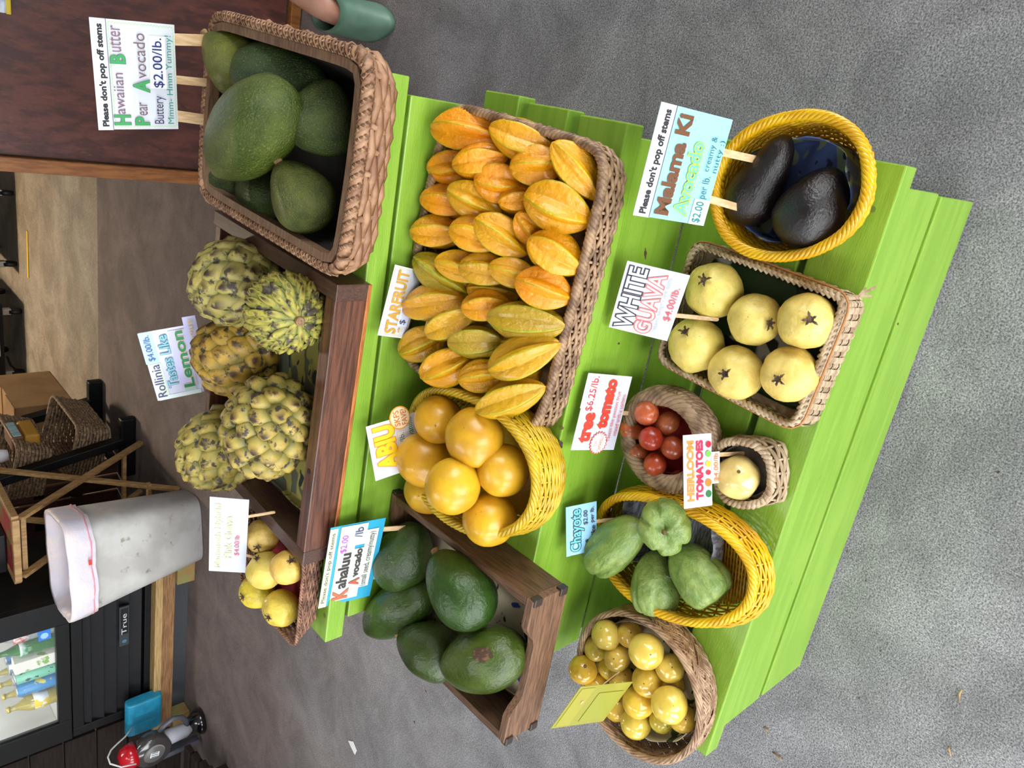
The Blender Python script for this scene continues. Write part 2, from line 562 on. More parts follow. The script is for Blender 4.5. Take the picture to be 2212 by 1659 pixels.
# ---------------------------------------------------------------- the setting
def concrete(name, dark, light, fine=230, tint=None, rough=.8, contrast=(.3, .7), tintlo=.35, tinthi=.65, old_y=None):
    m = bpy.data.materials.new(name)
    m.use_nodes = True
    nt = m.node_tree
    N = nt.nodes
    L = nt.links.new
    b = N['Principled BSDF']
    b.inputs['Roughness'].default_value = rough
    tc = N.new('ShaderNodeTexCoord')
    vec = tc.outputs['Object']

    def noi(sc, det, r=.6, dist=0):
        n = N.new('ShaderNodeTexNoise')
        n.inputs['Scale'].default_value = sc
        n.inputs['Detail'].default_value = det
        n.inputs['Roughness'].default_value = r
        n.inputs['Distortion'].default_value = dist
        L(vec, n.inputs['Vector'])
        return n.outputs[0]

    def rng(s, a, c):
        n = N.new('ShaderNodeMapRange')
        n.inputs[1].default_value = a
        n.inputs[2].default_value = c
        L(s, n.inputs[0])
        return n.outputs[0]

    def mix(f, a, c, mode='MIX'):
        n = N.new('ShaderNodeMix')
        n.data_type = 'RGBA'
        n.blend_type = mode
        if isinstance(f, float):
            n.inputs[0].default_value = f
        else:
            L(f, n.inputs[0])
        for s, v in ((n.inputs[6], a), (n.inputs[7], c)):
            if isinstance(v, tuple):
                s.default_value = tuple(lin(v)) + (1,)
            else:
                L(v, s)
        return n.outputs[2]
    base = mix(rng(noi(fine, 2, .75), *contrast), dark, light)
    base = mix(rng(noi(fine * .37, 3, .8), .3, .7), mix(1.0, base, (214, 214, 214), 'MULTIPLY'), base)
    worn = mix(rng(noi(3.4, 7, .72, .5), .38, .64), (200, 200, 200), (255, 255, 255))
    base = mix(1.0, base, worn, 'MULTIPLY')
    if tint:
        f = rng(noi(.9, 3, .5), tintlo, tinthi)
        if old_y:                              # older brown-stained pour towards the back, with an uneven edge
            sx = N.new('ShaderNodeSeparateXYZ')
            L(vec, sx.inputs[0])
            ad = N.new('ShaderNodeMath')
            ad.operation = 'MULTIPLY_ADD'
            ad.inputs[1].default_value = 2.0
            L(noi(1.6, 4, .6), ad.inputs[0])
            L(sx.outputs[1], ad.inputs[2])
            f = rng(ad.outputs[0], old_y[0] + 1.0, old_y[1] + 1.0)
        base = mix(f, base, mix(1.0, base, tint, 'MULTIPLY'))
    base = mix(rng(noi(34, 2, .5), .74, .78), base, (56, 44, 38))       # scattered dirt flecks
    L(base, b.inputs['Base Color'])
    bn = N.new('ShaderNodeBump')
    bn.inputs['Strength'].default_value = .5
    bn.inputs['Distance'].default_value = .002
    L(noi(fine * .8, 4), bn.inputs['Height'])
    L(bn.outputs[0], b.inputs['Normal'])
    return m

m_floor = concrete('floor_concrete', (86, 84, 86), (204, 203, 206), fine=330, tint=(208, 184, 172), contrast=(.32, .68), old_y=(.9, 2.2))
m_slab = concrete('back_slab_concrete', (150, 138, 122), (186, 174, 156), fine=140, tint=(232, 222, 206), rough=.6)
m_wall = M('wall_plaster', (120, 112, 104), (106, 98, 90), scale=3, rough=.9)
m_ceil = M('ceiling_boards', (150, 146, 140), (136, 130, 124), scale=4, rough=.9)

fl = struct(MB().box((-1.0, .85, -.05), (12, 7.0, .1)).build('floor', m_floor))
sl = struct(MB().box((-1.0, 6.68, -.052), (12, 4.64, .1)).build('floor_back', m_slab))
struct(MB().box((-1.0, 9.06, 1.5), (12, .12, 3.3)).build('wall_back', m_wall))
struct(MB().box((-7.06, 3.6, 1.5), (.12, 11, 3.3)).build('wall_left', m_wall))
struct(MB().box((5.06, 5.2, 1.5), (.12, 7.8, 3.3)).build('wall_right', m_wall))
_cl = MB().box((-4.725, 3.2, 2.92), (4.75, 11.8, .12)).box((1.725, 3.2, 2.92), (6.75, 11.8, .12))
for _y0, _y1 in ((-2.7, -1.6), (-.5, .2), (1.3, 9.1)):
    _cl.box((-2.0, (_y0 + _y1) / 2, 2.92), (.7, _y1 - _y0, .12))
struct(_cl.build('ceiling', m_ceil))
_wf = MB().box((-1.0, -2.66, 2.69), (12.1, .12, .38))  # unseen wall, added to narrow the daylight into separate bays
_e = [-7.0] + [v for bay in BAYS for v in bay] + [5.0]
for _i in range(0, len(_e), 2):
    _wf.box(((_e[_i] + _e[_i + 1]) / 2, -2.66, 1.25), (_e[_i + 1] - _e[_i], .12, 2.5))
struct(_wf.build('wall_front_added', m_wall))
# yellow tape on the back slab
p = at(60, 550)
tp = MB().box((p.x, p.y, .002), (.36, .035, .002), rz=math.radians(-4)).build('floor_tape', flat((206, 166, 30)), loc=None)
tag(tp, 'short strip of yellow tape stuck on the beige floor slab', 'tape')

# ---------------------------------------------------------------- the green stand
m_green = M('green_paint', (134, 172, 58), (122, 162, 48), scale=7, stretch=(1, 9, 9), rough=.34, bump=.35, bscale=60, bdist=.0015,
            spots=(26, .745, .76, (60, 62, 30)), coat=.15)
stand = thing('fruit_stand', 'three-tier fruit stand of lime-green painted planks', 'display stand', (-.48, .4, 0))
def plank(x0, x1, y0, y1, z0, z1, name='plank'):
    j = random.uniform(-.0015, .0015)
    return MB().box(((x0 + x1) / 2, (y0 + y1) / 2 + j, (z0 + z1) / 2), (x1 - x0, y1 - y0, z1 - z0)).build(name, m_green, stand, bevel=.0022)
TH = .036
# tier 1 tread
plank(XL, 0, 0, .088, Z1 - TH, Z1)
plank(XL + .012, -.006, .100, .190, Z1 - TH - .004, Z1 - .004)
plank(XL + .012, -.006, .208, .297, Z1 - TH - .004, Z1 - .004)
# tier 2 tread (three narrow slats with open gaps)
plank(XL, -.010, Y2, Y2 + .087, Z2 - TH, Z2)
plank(XL + .006, -.006, Y2 + .089 + .020, Y2 + .089 + .112 - .01, Z2 - TH, Z2)
plank(XL + .006, .001, Y2 + .212, Y2 + .290, Z2 - TH, Z2)
# tier 3 tread
plank(XL - .013, -.002, Y3, Y3 + .089, Z3 - TH, Z3)
plank(XL - .005, -.008, Y3 + .101, Y3 + .190, Z3 - TH, Z3)
plank(XL - .005, -.008, Y3 + .202, Y3 + .291, Z3 - TH, Z3)
# risers
RC = .026
plank(XL + RC, -RC, .008, .028, Z1 - TH - .140, Z1 - TH - .001)
plank(XL + RC + .004, -RC - .003, .008, .028, .012, Z1 - TH - .148)
plank(XL + RC, -RC, Y2 + .009, Y2 + .029, Z1 - .002, Z2 - TH - .001)
plank(XL + RC - .008, -RC, Y3 + .009, Y3 + .029, Z2 + .004, Z3 - TH - .012)
# side frames and legs
for x in (XL + .055, -.075):
    for (y, zt) in ((.05, Z1 - TH - .004), (.33, Z2 - TH - .004), (.61, Z3 - TH), (.83, Z3 - TH)):
        MB().box((x, y, zt / 2), (.038, .038, zt)).build('leg', m_green, stand, bevel=.002)
    for (y0, y1, z) in ((.032, .82, Z1 - TH - .06), (.33, .82, Z2 - TH - .06), (.6, .82, Z3 - TH - .05)):
        MB().box((x + .03, (y0 + y1) / 2, z), (.02, y1 - y0, .088)).build('side_rail', m_green, stand, bevel=.002)
# screw heads
m_screw = M('painted_screw', (96, 120, 50), rough=.4)
for (px, py, z) in ((1885, 452, Z1), (929, 242, None), (702, 1330, Z3)):
    p = at(px, py, z) if z else atY(px, py, Y3 + .009)
    d = Vector((0, 0, 1)) if z else Vector((0, -1, 0))
    a, b, n = frame(d)
    MB().lathe([(.004, 0), (.004, .0008), (.0015, .0009)], 10, p, Matrix((a, b, n)).transposed()).build('screw', m_screw, stand)
# ---------------------------------------------------------------- baskets
def ring_pts(a, b, n, count, rot, c, zf, ph=0):
    """super-ellipse ring of count points spaced evenly along its length"""
    D = 720
    raw = []
    for i in range(D):
        t = 2 * math.pi * i / D + ph
        ct, st = math.cos(t), math.sin(t)
        x = a * math.copysign(abs(ct) ** (2 / n), ct)
        y = b * math.copysign(abs(st) ** (2 / n), st)
        raw.append((x, y))
    ln = [0]
    for i in range(D):
        p, q = raw[i], raw[(i + 1) % D]
        ln.append(ln[-1] + math.hypot(q[0] - p[0], q[1] - p[1]))
    out = []
    j = 0
    for k in range(count):
        s = ln[-1] * k / count
        while ln[j + 1] < s:
            j += 1
        f = (s - ln[j]) / max(ln[j + 1] - ln[j], 1e-9)
        p, q = raw[j], raw[(j + 1) % D]
        x, y = p[0] + (q[0] - p[0]) * f, p[1] + (q[1] - p[1]) * f
        cx, sx = math.cos(rot), math.sin(rot)
        t = math.atan2(y / b, x / a)
        out.append(Vector((c[0] + x * cx - y * sx, c[1] + x * sx + y * cx, zf(t) if callable(zf) else zf)))
    return out

def normals(pts):
    m = len(pts)
    return [Vector((pts[(i + 1) % m].y - pts[i - 1].y, -(pts[(i + 1) % m].x - pts[i - 1].x), 0)).normalized() for i in range(m)]

def weave(root, rim, base, rows, mat, amp, bulge=0, thick=.9, fl=.75, name='woven_wall', stakes=True, sides=5, stake_r=None, mats=None):
    """horizontal strands running over and under upright stakes; every second ring point is a stake"""
    N = len(rim)
    nr = normals(rim)
    H = sum((rim[i] - base[i]).length for i in range(N)) / N
    r = H / rows / 2 * thick
    b = MB()
    for j in range(rows):
        s = (j + .5) / rows
        pts = []
        for i in range(N):
            p = base[i].lerp(rim[i], s) + nr[i] * (bulge * math.sin(math.pi * min(1, s * 1.05)) )
            if i % 2 == 0:
                p = p + nr[i] * (amp if (i // 2 + j) % 2 == 0 else -amp)
            p = p + Vector((0, 0, random.uniform(-.12, .12) * r))
            pts.append(p)
        b.tube(pts, r * random.uniform(.9, 1.05), sides, True, nr, fl)
    o = b.build(name, mat, root, True, kind='stuff')
    if stakes:
        b = MB()
        for i in range(0, N, 2):
            pts = []
            for s in (0, .25, .5, .75, 1):
                pts.append(base[i].lerp(rim[i], s) + nr[i] * (bulge * math.sin(math.pi * min(1, s * 1.05))))
            b.tube(pts, stake_r or amp * .9, 5)
        b.build('stakes', mat, root, True, kind='stuff')
    return o

def twist_rim(root, path, mat, a, r, turns, strands=3, name='twisted_rim', sides=6, sq=1.0):
    N = len(path)
    nr = normals(path)
    b = MB()
    for k in range(strands):
        pts = []
        sub = 3
        for i in range(N * sub):
            i0 = (i // sub) % N
            i1 = (i0 + 1) % N
            f = (i % sub) / sub
            p = path[i0].lerp(path[i1], f)
            n = nr[i0].lerp(nr[i1], f)
            an = 2 * math.pi * (turns * i / (N * sub) + k / strands)
            pts.append(p + n * (math.cos(an) * a) + Vector((0, 0, math.sin(an) * a * sq)))
        b.tube(pts, r, sides, True)
    return b.build(name, mat, root, True, kind='stuff')

def disc(root, ring, mat, name='base', dz=0):
    c = sum(ring, Vector((0, 0, 0))) / len(ring)
    n = len(ring)
    vs = [p + Vector((0, 0, dz)) for p in ring] + [p + Vector((0, 0, dz + .004)) for p in ring]
    fs = [tuple(range(n - 1, -1, -1)), tuple(range(n, 2 * n))] + [(i, (i + 1) % n, n + (i + 1) % n, n + i) for i in range(n)]
    return MB().add(vs, fs).build(name, mat, root)

def cloth(name, label, cat, mat, a, b, n, rot, c, z, up, wr, seed=0, bulge_ring=.85, off=(0, 0)):
    """soft sheet lining a basket: flat in the middle, rim turned up, wrinkled"""
    RN, AN = 14, 56
    mb = MB()
    vs, fs = [], []
    for i in range(RN + 1):
        t = i / RN
        rr = min(t / bulge_ring, 1) * .97
        ring = ring_pts(max(a * rr, .0004), max(b * rr, .0004), n if t > .4 else 2, AN, rot, c, z)
        for k, p in enumerate(ring):
            h = max(0, (t - bulge_ring) / (1 - bulge_ring)) * up * (.75 + .5 * noise.noise(Vector((k * .22, seed, 0))))
            w = noise.noise(Vector((p.x * 38 + seed, p.y * 38, seed))) * wr * (.4 + t)
            q = p + Vector((off[0] * t, off[1] * t, h + w))
            vs.append(q)
    for i in range(RN):
        for k in range(AN):
            l = (k + 1) % AN
            fs.append((i * AN + k, i * AN + l, (i + 1) * AN + l, (i + 1) * AN + k))
    o = mb.add(vs, fs).build(name, mat, None, True, loc=Vector((c[0], c[1], z)))
    sm = o.modifiers.new('thickness', 'SOLIDIFY')
    sm.thickness = .0012
    return tag(o, label, cat)

def pattern(name, c1, c2, c3, sc, t1, t2, stretch=(1, 1, 1), rough=.85, wave=False):
    """printed cloth: two thresholded noises over a ground colour"""
    m = bpy.data.materials.new(name)
    m.use_nodes = True
    nt = m.node_tree
    N = nt.nodes
    L = nt.links.new
    b = N['Principled BSDF']
    b.inputs['Roughness'].default_value = rough
    tc = N.new('ShaderNodeTexCoord')
    mp = N.new('ShaderNodeMapping')
    mp.inputs['Scale'].default_value = stretch
    mp.inputs['Rotation'].default_value = (0, 0, .6)
    L(tc.outputs['Object'], mp.inputs['Vector'])
    prev = tuple(lin(c1)) + (1,)
    for i, (c, t, s) in enumerate(((c2, t1, sc), (c3, t2, sc * 1.7))):
        n = N.new('ShaderNodeTexNoise')
        n.inputs['Scale'].default_value = s
        n.inputs['Detail'].default_value = 1.5
        n.inputs['Distortion'].default_value = 1.2 if wave else .3
        L(mp.outputs['Vector'], n.inputs['Vector'])
        r = N.new('ShaderNodeMapRange')
        r.inputs[1].default_value = t
        r.inputs[2].default_value = t + .025
        L(n.outputs[0], r.inputs[0])
        x = N.new('ShaderNodeMix')
        x.data_type = 'RGBA'
        L(r.outputs[0], x.inputs[0])
        if isinstance(prev, tuple):
            x.inputs[6].default_value = prev
        else:
            L(prev, x.inputs[6])
        x.inputs[7].default_value = tuple(lin(c)) + (1,)
        prev = x.outputs[2]
    L(prev, b.inputs['Base Color'])
    return m

m_wick = M('natural_wicker', (172, 132, 100), (134, 96, 70), scale=30, rough=.55, bump=.4, bscale=160)
m_lath = M('basket_lath', (122, 92, 68), (98, 70, 50), scale=40, stretch=(1, 6, 6), rough=.6)
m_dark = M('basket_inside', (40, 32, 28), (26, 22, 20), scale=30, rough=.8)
m_ratt = M('small_rattan', (150, 108, 84), (96, 62, 46), scale=60, rough=.5)
m_brw = M('brown_wicker', (166, 134, 102), (108, 80, 58), scale=45, rough=.42, bump=.3, bscale=200)
m_yel = M('yellow_plastic_wicker', (228, 180, 14), (206, 152, 8), scale=18, rough=.28, coat=.3)
m_yelg = M('old_yellow_plastic_wicker', (206, 172, 34), (178, 142, 22), scale=18, rough=.3, coat=.25)
m_palm = M('palm_leaf_strip', (190, 168, 138), (148, 122, 92), scale=40, rough=.6, stretch=(1, 1, 5))
m_twig = M('twisted_vine', (156, 130, 102), (108, 84, 62), scale=50, rough=.5)

# --- tall flared wicker basket, top tier right
bk = thing('wicker_basket', 'tall flared rectangular wicker basket holding the big green avocados', 'basket', (-.12, .70, Z3))
r4 = math.radians(-4)
rimz = Z3 + .100
rim = ring_pts(.138, .210, 12, 88, r4, (-.115, .690), lambda t: rimz + .010 * math.sin(t))
base = ring_pts(.118, .166, 9, 88, r4, (-.124, .722), Z3 + .004)
weave(bk, [p + Vector((0, 0, -.010)) for p in rim], base, 7, m_wick, .0046, .016, 1.0, .6)
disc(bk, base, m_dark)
# plaited rim: flat strips wrapped slantwise over a core
mb = MB()
N = len(rim)
nr = normals(rim)
mb.tube(rim, .0062, 8, True, nr, 1.0)
for i in range(N):
    p, n = rim[i], nr[i]
    t = (rim[(i + 1) % N] - rim[i - 1]).normalized()
    sp = (rim[(i + 1) % N] - rim[i]).length
    pts, ns = [], []
    for q in range(7):
        an = math.radians(200 - 240 * q / 6)
        o_ = n * math.cos(an) + Vector((0, 0, math.sin(an)))
        pts.append(p + o_ * .0070 + t * sp * (-.8 + 1.7 * q / 6))
        ns.append(o_)
    mb.tube(pts, sp * .62, 4, False, ns, .28)
mb.build('plaited_rim', m_wick, bk, True, kind='stuff')
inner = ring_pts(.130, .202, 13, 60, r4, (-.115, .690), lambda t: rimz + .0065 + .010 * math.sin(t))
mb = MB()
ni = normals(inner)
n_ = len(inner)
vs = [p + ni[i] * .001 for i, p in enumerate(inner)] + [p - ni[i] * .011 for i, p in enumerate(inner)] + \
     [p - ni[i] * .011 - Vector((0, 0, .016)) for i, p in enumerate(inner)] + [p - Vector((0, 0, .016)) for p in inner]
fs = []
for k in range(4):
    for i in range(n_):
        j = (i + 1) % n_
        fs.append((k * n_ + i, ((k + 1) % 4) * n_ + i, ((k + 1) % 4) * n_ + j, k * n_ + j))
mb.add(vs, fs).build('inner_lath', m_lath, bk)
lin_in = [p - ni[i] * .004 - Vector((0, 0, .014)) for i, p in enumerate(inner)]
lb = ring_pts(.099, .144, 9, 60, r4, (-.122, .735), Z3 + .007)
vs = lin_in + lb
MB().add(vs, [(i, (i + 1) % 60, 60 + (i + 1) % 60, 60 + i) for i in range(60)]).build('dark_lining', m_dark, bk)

# --- dark wooden crate of rollinia
m_crate = M('dark_stained_wood', (104, 62, 44), (66, 38, 28), scale=9, stretch=(1.2, 22, 22), rough=.38, bump=.25, bscale=40, coat=.2)
m_crate2 = M('crate_end_wood', (84, 58, 48), (66, 44, 36), scale=20, stretch=(14, 1.5, 14), rough=.42, coat=.2)
m_strip = M('orange_wood_strip', (176, 108, 52), (140, 78, 34), scale=14, stretch=(2, 20, 20), rough=.45)
cr = thing('wooden_crate', 'shallow dark-stained wooden crate holding the knobbly rollinia fruit', 'crate', (-.53, .77, Z3))
rz = math.radians(-2.5)
def cbox(cx, cy, cz, dx, dy, dz, name, mat, par=None, o=(-.532, .772), r=rz, bev=.0015):
    c, s_ = math.cos(r), math.sin(r)
    return MB().box((o[0] + cx * c - cy * s_, o[1] + cx * s_ + cy * c, cz), (dx, dy, dz), rz=r).build(name, mat, par or cr, bevel=bev)
cbox(0, -.197, Z3 + .033, .440, .028, .052, 'front_board', m_crate)
cbox(0, .197, Z3 + .030, .440, .020, .055, 'back_board', m_crate)
cbox(.232, 0, Z3 + .031, .026, .424, .057, 'side_board', m_crate2)
cbox(-.232, 0, Z3 + .031, .026, .424, .057, 'side_board', m_crate2)
cbox(0, -.198, Z3 + .0035, .488, .030, .007, 'bottom_strip', m_strip)
cbox(0, .01, Z3 + .006, .44, .38, .006, 'bottom_board', m_crate2)
m_leaf = pattern('leaf_print_cloth', (84, 88, 70), (150, 144, 70), (30, 40, 34), 14, .5, .62, (1, 2, 1))
cloth('printed_cloth', 'grey-green leaf-print cloth lying in the bottom of the dark wooden crate', 'cloth', m_leaf, .2, .17, 8, rz, (-.535, .77), Z3 + .0135, .015, .004, 3)

# --- small rattan basket, top tier left
sb = thing('rattan_basket', 'small fine-woven rattan basket of pale guavas at the left end of the top tier', 'basket', (-.87, .68, Z3))
rim = ring_pts(.094, .112, 10, 92, 0, (-.873, .690), Z3 + .052)
base = ring_pts(.080, .098, 9, 92, 0, (-.866, .698), Z3 + .004)
weave(sb, rim, base, 11, m_ratt, .0018, .001, 1.0, .8, sides=4)
twist_rim(sb, rim, m_ratt, .0018, .0022, 60, 2, sides=5)
disc(sb, base, m_ratt)
m_red = M('red_cloth', (150, 22, 34), (110, 14, 24), scale=30, rough=.9)
cloth('red_cloth', 'red cloth lining the small rattan guava basket', 'cloth', m_red, .076, .093, 8, 0, (-.866, .698), Z3 + .011, .02, .004, 5)

# --- starfruit tray
st = thing('starfruit_tray', 'long brown wicker tray with curved sides holding the starfruit', 'basket', (-.25, .42, Z2))
def zt(t):
    y = (math.sin(t) + 1) / 2
    return Z2 + .046 + .052 * y ** 1.4
rim = ring_pts(.206, .144, 9, 158, math.radians(-4), (-.243, .424), zt)
base = ring_pts(.200, .146, 9, 158, math.radians(-4), (-.246, .424), Z2 + .004)
weave(st, rim, base, 8, m_brw, .0028, .006, 1.0, .6)
twist_rim(st, rim, m_brw, .0036, .0042, 70, 3)
disc(st, base, m_brw)

# --- yellow plastic baskets
def yellow_basket(name, label, c, a, b, rot, z, h, ab, bb, cb, mat, rows, saddle, n=2.2, bulge=.008, N=76, tw=34, open_base=False):
    root = thing(name, label, 'basket', (c[0], c[1], z))
    rim = ring_pts(a, b, n, N, rot, c, lambda t: z + h + saddle(t))
    base = ring_pts(ab, bb, n, N, rot, cb, z + .004)
    weave(root, rim, base, rows, mat, .0013, bulge, 1.2, .8, stake_r=.0016)
    twist_rim(root, rim, mat, .0046, .0031, 14, 6, sides=5)
    twist_rim(root, [p + Vector((0, 0, -.011)) for p in rim], mat, .0030, .0030, tw, 2, 'lower_rim')
    if open_base:                        # open woven floor
        cx, cy = cb
        mb = MB()
        c0, s0 = math.cos(rot), math.sin(rot)
        for k in range(-24, 25):
            y = k * bb / 25
            w = ab * math.sqrt(max(0, 1 - (y / bb) ** 2))
            mb.tube([(cx + x * c0 - y * s0, cy + x * s0 + y * c0, z + .006 + .0012 * ((j + k) % 2)) for j, x in enumerate([w * (q / 7 - 1) for q in range(15)])], .0020, 5)
        for k in range(-7, 8):
            x = k * ab / 7.6
            h_ = bb * math.sqrt(max(0, 1 - (x / ab) ** 2))
            mb.tube([(cx + x * c0 - y * s0, cy + x * s0 + y * c0, z + .004) for y in (-h_, -h_ / 2, 0, h_ / 2, h_)], .0024, 5)
        mb.build('woven_floor', mat, root, True, kind='stuff')
    else:
        disc(root, base, mat)
    return root
yellow_basket('oval_basket', 'yellow oval plastic-wicker basket heaped with round abiu', (-.540, .400), .106, .150, math.radians(8), Z2, .085,
              .088, .125, (-.542, .385), m_yelg, 21, lambda t: .008 * math.cos(2 * t), bulge=.014)
yellow_basket('round_basket', 'bright yellow round plastic-wicker basket holding two black avocados', (-.052, .105), .086, .101, math.radians(18), Z1, .082,
              .062, .074, (-.056, .108), m_yel, 19, lambda t: 0, bulge=.008)
yellow_basket('oval_basket', 'yellow oval plastic-wicker basket holding four chayotes', (-.622, .132), .090, .142, math.radians(12), Z1, .070,
              .078, .128, (-.624, .122), m_yel, 18, lambda t: .010 * math.cos(2 * t), bulge=.018, open_base=True)

# --- brown wooden box of avocados, middle tier
m_box = M('walnut_box_wood', (124, 90, 66), (88, 60, 42), scale=16, stretch=(1.5, 24, 24), rough=.5, bump=.3, bscale=60)
m_box2 = M('walnut_box_side', (104, 74, 52), (72, 48, 34), scale=16, stretch=(24, 1.5, 24), rough=.5, bump=.3, bscale=60)
m_brk = M('blackened_metal', (74, 64, 60), rough=.45, metal=.6)
wb = thing('wooden_box', 'open brown wooden box with scooped front holding dark green avocados', 'box', (-.822, .39, Z2))
bo = (-.822, .392)
br = math.radians(.6)
def wbx(*a, **k):
    return cbox(*a, par=wb, o=bo, r=br, **k)
HB = .078
ax, ay, az = Vector((math.cos(br), math.sin(br), 0)), Vector((0, 0, 1)), Vector((-math.sin(br), math.cos(br), 0))
poly = [(-.134, 0), (.134, 0), (.134, HB)]
for k in range(0, 13):
    t = k / 12
    x = .085 - .17 * t
    s = max(0, min(1, min(t, 1 - t) / .22))
    poly.append((x, HB - .024 * (s * s * (3 - 2 * s))))
poly += [(-.134, HB)]
MB().prism(poly, -.007, .007, Vector((bo[0], bo[1], Z2)) + az * (-.175), ax, ay, az).build('front_panel', m_box, wb, bevel=.001)
MB().prism(poly, -.007, .007, Vector((bo[0], bo[1], Z2)) + az * (.175), ax, ay, az).build('back_panel', m_box, wb, bevel=.001)
wbx(.127, 0, Z2 + HB / 2, .014, .336, HB, 'side_panel', m_box2)
wbx(-.127, 0, Z2 + HB / 2, .014, .336, HB, 'side_panel', m_box2)
wbx(0, 0, Z2 + .004, .24, .334, .007, 'bottom_panel', m_box2)
for sx in (-1, 1):
    for sy in (-1, 1):
        for zz in (.012, HB - .010):
            wbx(sx * .1315, sy * .1795, Z2 + zz, .014, .012, .016, 'corner_bracket', m_brk)
m_bp = pattern('blue_flower_paper', (190, 176, 146), (30, 50, 120), (20, 22, 24), 26, .6, .66)
cloth('printed_paper', 'cream paper with blue flowers lining the brown avocado box', 'paper', m_bp, .112, .155, 8, br, bo, Z2 + .010, .01, .003, 9)

# --- palm-leaf tray of white guavas
pt = thing('palm_leaf_tray', 'rectangular plaited palm-leaf tray holding six white guavas', 'basket', (-.253, .12, Z1))
pr_ = math.radians(-3.5)
rim = ring_pts(.092, .117, 14, 96, pr_, (-.253, .123), Z1 + .050)
base = ring_pts(.095, .124, 14, 96, pr_, (-.255, .121), Z1 + .004)
mb = MB()
nr = normals(rim)
n_ = len(rim)
for i in range(n_):                       # upright plaited strips, alternately proud
    t = (rim[(i + 1) % n_] - rim[i - 1]).normalized()
    off = nr[i] * (.0016 if i % 2 else .0002)
    pts = [base[i] + off, base[i].lerp(rim[i], .33) + off + nr[i] * (.0012 if i % 2 else -.0006), base[i].lerp(rim[i], .66) + off - nr[i] * (.0008 if i % 2 else -.0008), rim[i] + off]
    mb.tube(pts, (rim[(i + 1) % n_] - rim[i]).length * .52, 4, False, [nr[i]] * 4, .3)
mb.build('upright_strips', m_palm, pt, kind='stuff')
weave(pt, [p + Vector((0, 0, -.004)) for p in rim], base, 6, m_palm, .0022, 0, .8, .25, 'cross_strips', False, 4)
mb = MB()
for i in range(n_):                       # folded rim
    t = (rim[(i + 1) % n_] - rim[i - 1]).normalized()
    sp = (rim[(i + 1) % n_] - rim[i]).length
    p = rim[i] + nr[i] * random.uniform(-.0006, .0006)
    mb.tube([p - t * sp * .7 - nr[i] * .004, p - t * sp * .2 + Vector((0, 0, .003)), p + t * sp * .3 + Vector((0, 0, .003)), p + t * sp * .8 + nr[i] * .004], sp * .42, 5)
mb.build('folded_rim', m_palm, pt, True, kind='stuff')
mb = MB()
mb.tube([p + nr[i] * .0075 + Vector((0, 0, -.004)) for i, p in enumerate(rim)], .0016, 5, True)
mb.build('orange_cord', M('orange_twine', (176, 120, 70), rough=.8), pt, True)
disc(pt, base, m_palm)
fr = rim[0]
pc = at(1855, 640, Z1 + .05)
mb = MB()
for d in ((.012, -.004, -.004), (.004, -.013, -.006), (.016, -.013, -.009)):
    mb.bar(pc, pc + Vector(d), .003, .0008)
mb.build('loose_strip_ends', m_palm, pt)
m_fish = pattern('fish_print_paper', (40, 66, 34), (196, 196, 190), (18, 26, 22), 9, .56, .62, (1, 1.4, 1), .6)
cloth('printed_paper', 'dark green and white printed sheet under the white guavas', 'paper', m_fish, .085, .111, 10, pr_, (-.254, .121), Z1 + .0105, .004, .002, 12)

# --- thick twisted-vine basket of tree tomatoes
tb = thing('vine_basket', 'small round basket with thick twisted-vine rim holding tree tomatoes', 'basket', (-.452, .195, Z1))
tc_ = (-.450, .192)
for k in range(6):
    f = k / 5
    rr = .055 + .021 * math.sin(min(1, f * 1.1) * math.pi * .62)
    ring = ring_pts(rr * 1.0, rr * 1.05, 2, 50, 0, tc_, Z1 + .010 + .050 * f)
    twist_rim(tb, ring, m_twig, .0052 if k > 3 else .0040, .0042 if k > 3 else .0036, 9 + k, 5 if k > 3 else 4, 'twisted_coil', 5)
ring = ring_pts(.066, .069, 2, 50, 0, tc_, Z1 + .064)
twist_rim(tb, ring, m_twig, .0086, .0050, 6, 7, 'twisted_coil', 6, .7)
disc(tb, ring_pts(.058, .06, 2, 40, 0, tc_, Z1 + .004), m_twig)
m_redp = pattern('red_print_cloth', (150, 26, 40), (214, 110, 70), (110, 16, 34), 22, .56, .6)
cloth('red_cloth', 'red printed cloth inside the twisted-vine basket', 'cloth', m_redp, .056, .058, 2, 0, tc_, Z1 + .016, .045, .004, 15, .7)

# --- tiny basket with one pale tomato
ty = thing('tiny_basket', 'tiny plaited palm basket holding one pale heirloom tomato', 'basket', (-.446, .066, Z1))
rim = ring_pts(.046, .044, 2.6, 32, .4, (-.446, .064), lambda t: Z1 + .050 + .004 * math.cos(2 * t))
base = ring_pts(.046, .046, 5, 32, .3, (-.447, .062), Z1 + .004)
weave(ty, rim, base, 5, m_palm, .0018, .003, 1.15, .3, sides=6, stake_r=.002)
twist_rim(ty, rim, m_palm, .0030, .0042, 20, 2)
disc(ty, base, m_palm)
m_paper = M('crumpled_paper', (150, 142, 130), (112, 104, 94), scale=40, rough=.9, bump=.5, bscale=60)
cloth('crumpled_paper', 'crumpled brown-grey paper in the tiny palm basket', 'paper', m_paper, .04, .04, 2, 0, (-.446, .066), Z1 + .012, .034, .004, 18, .7)

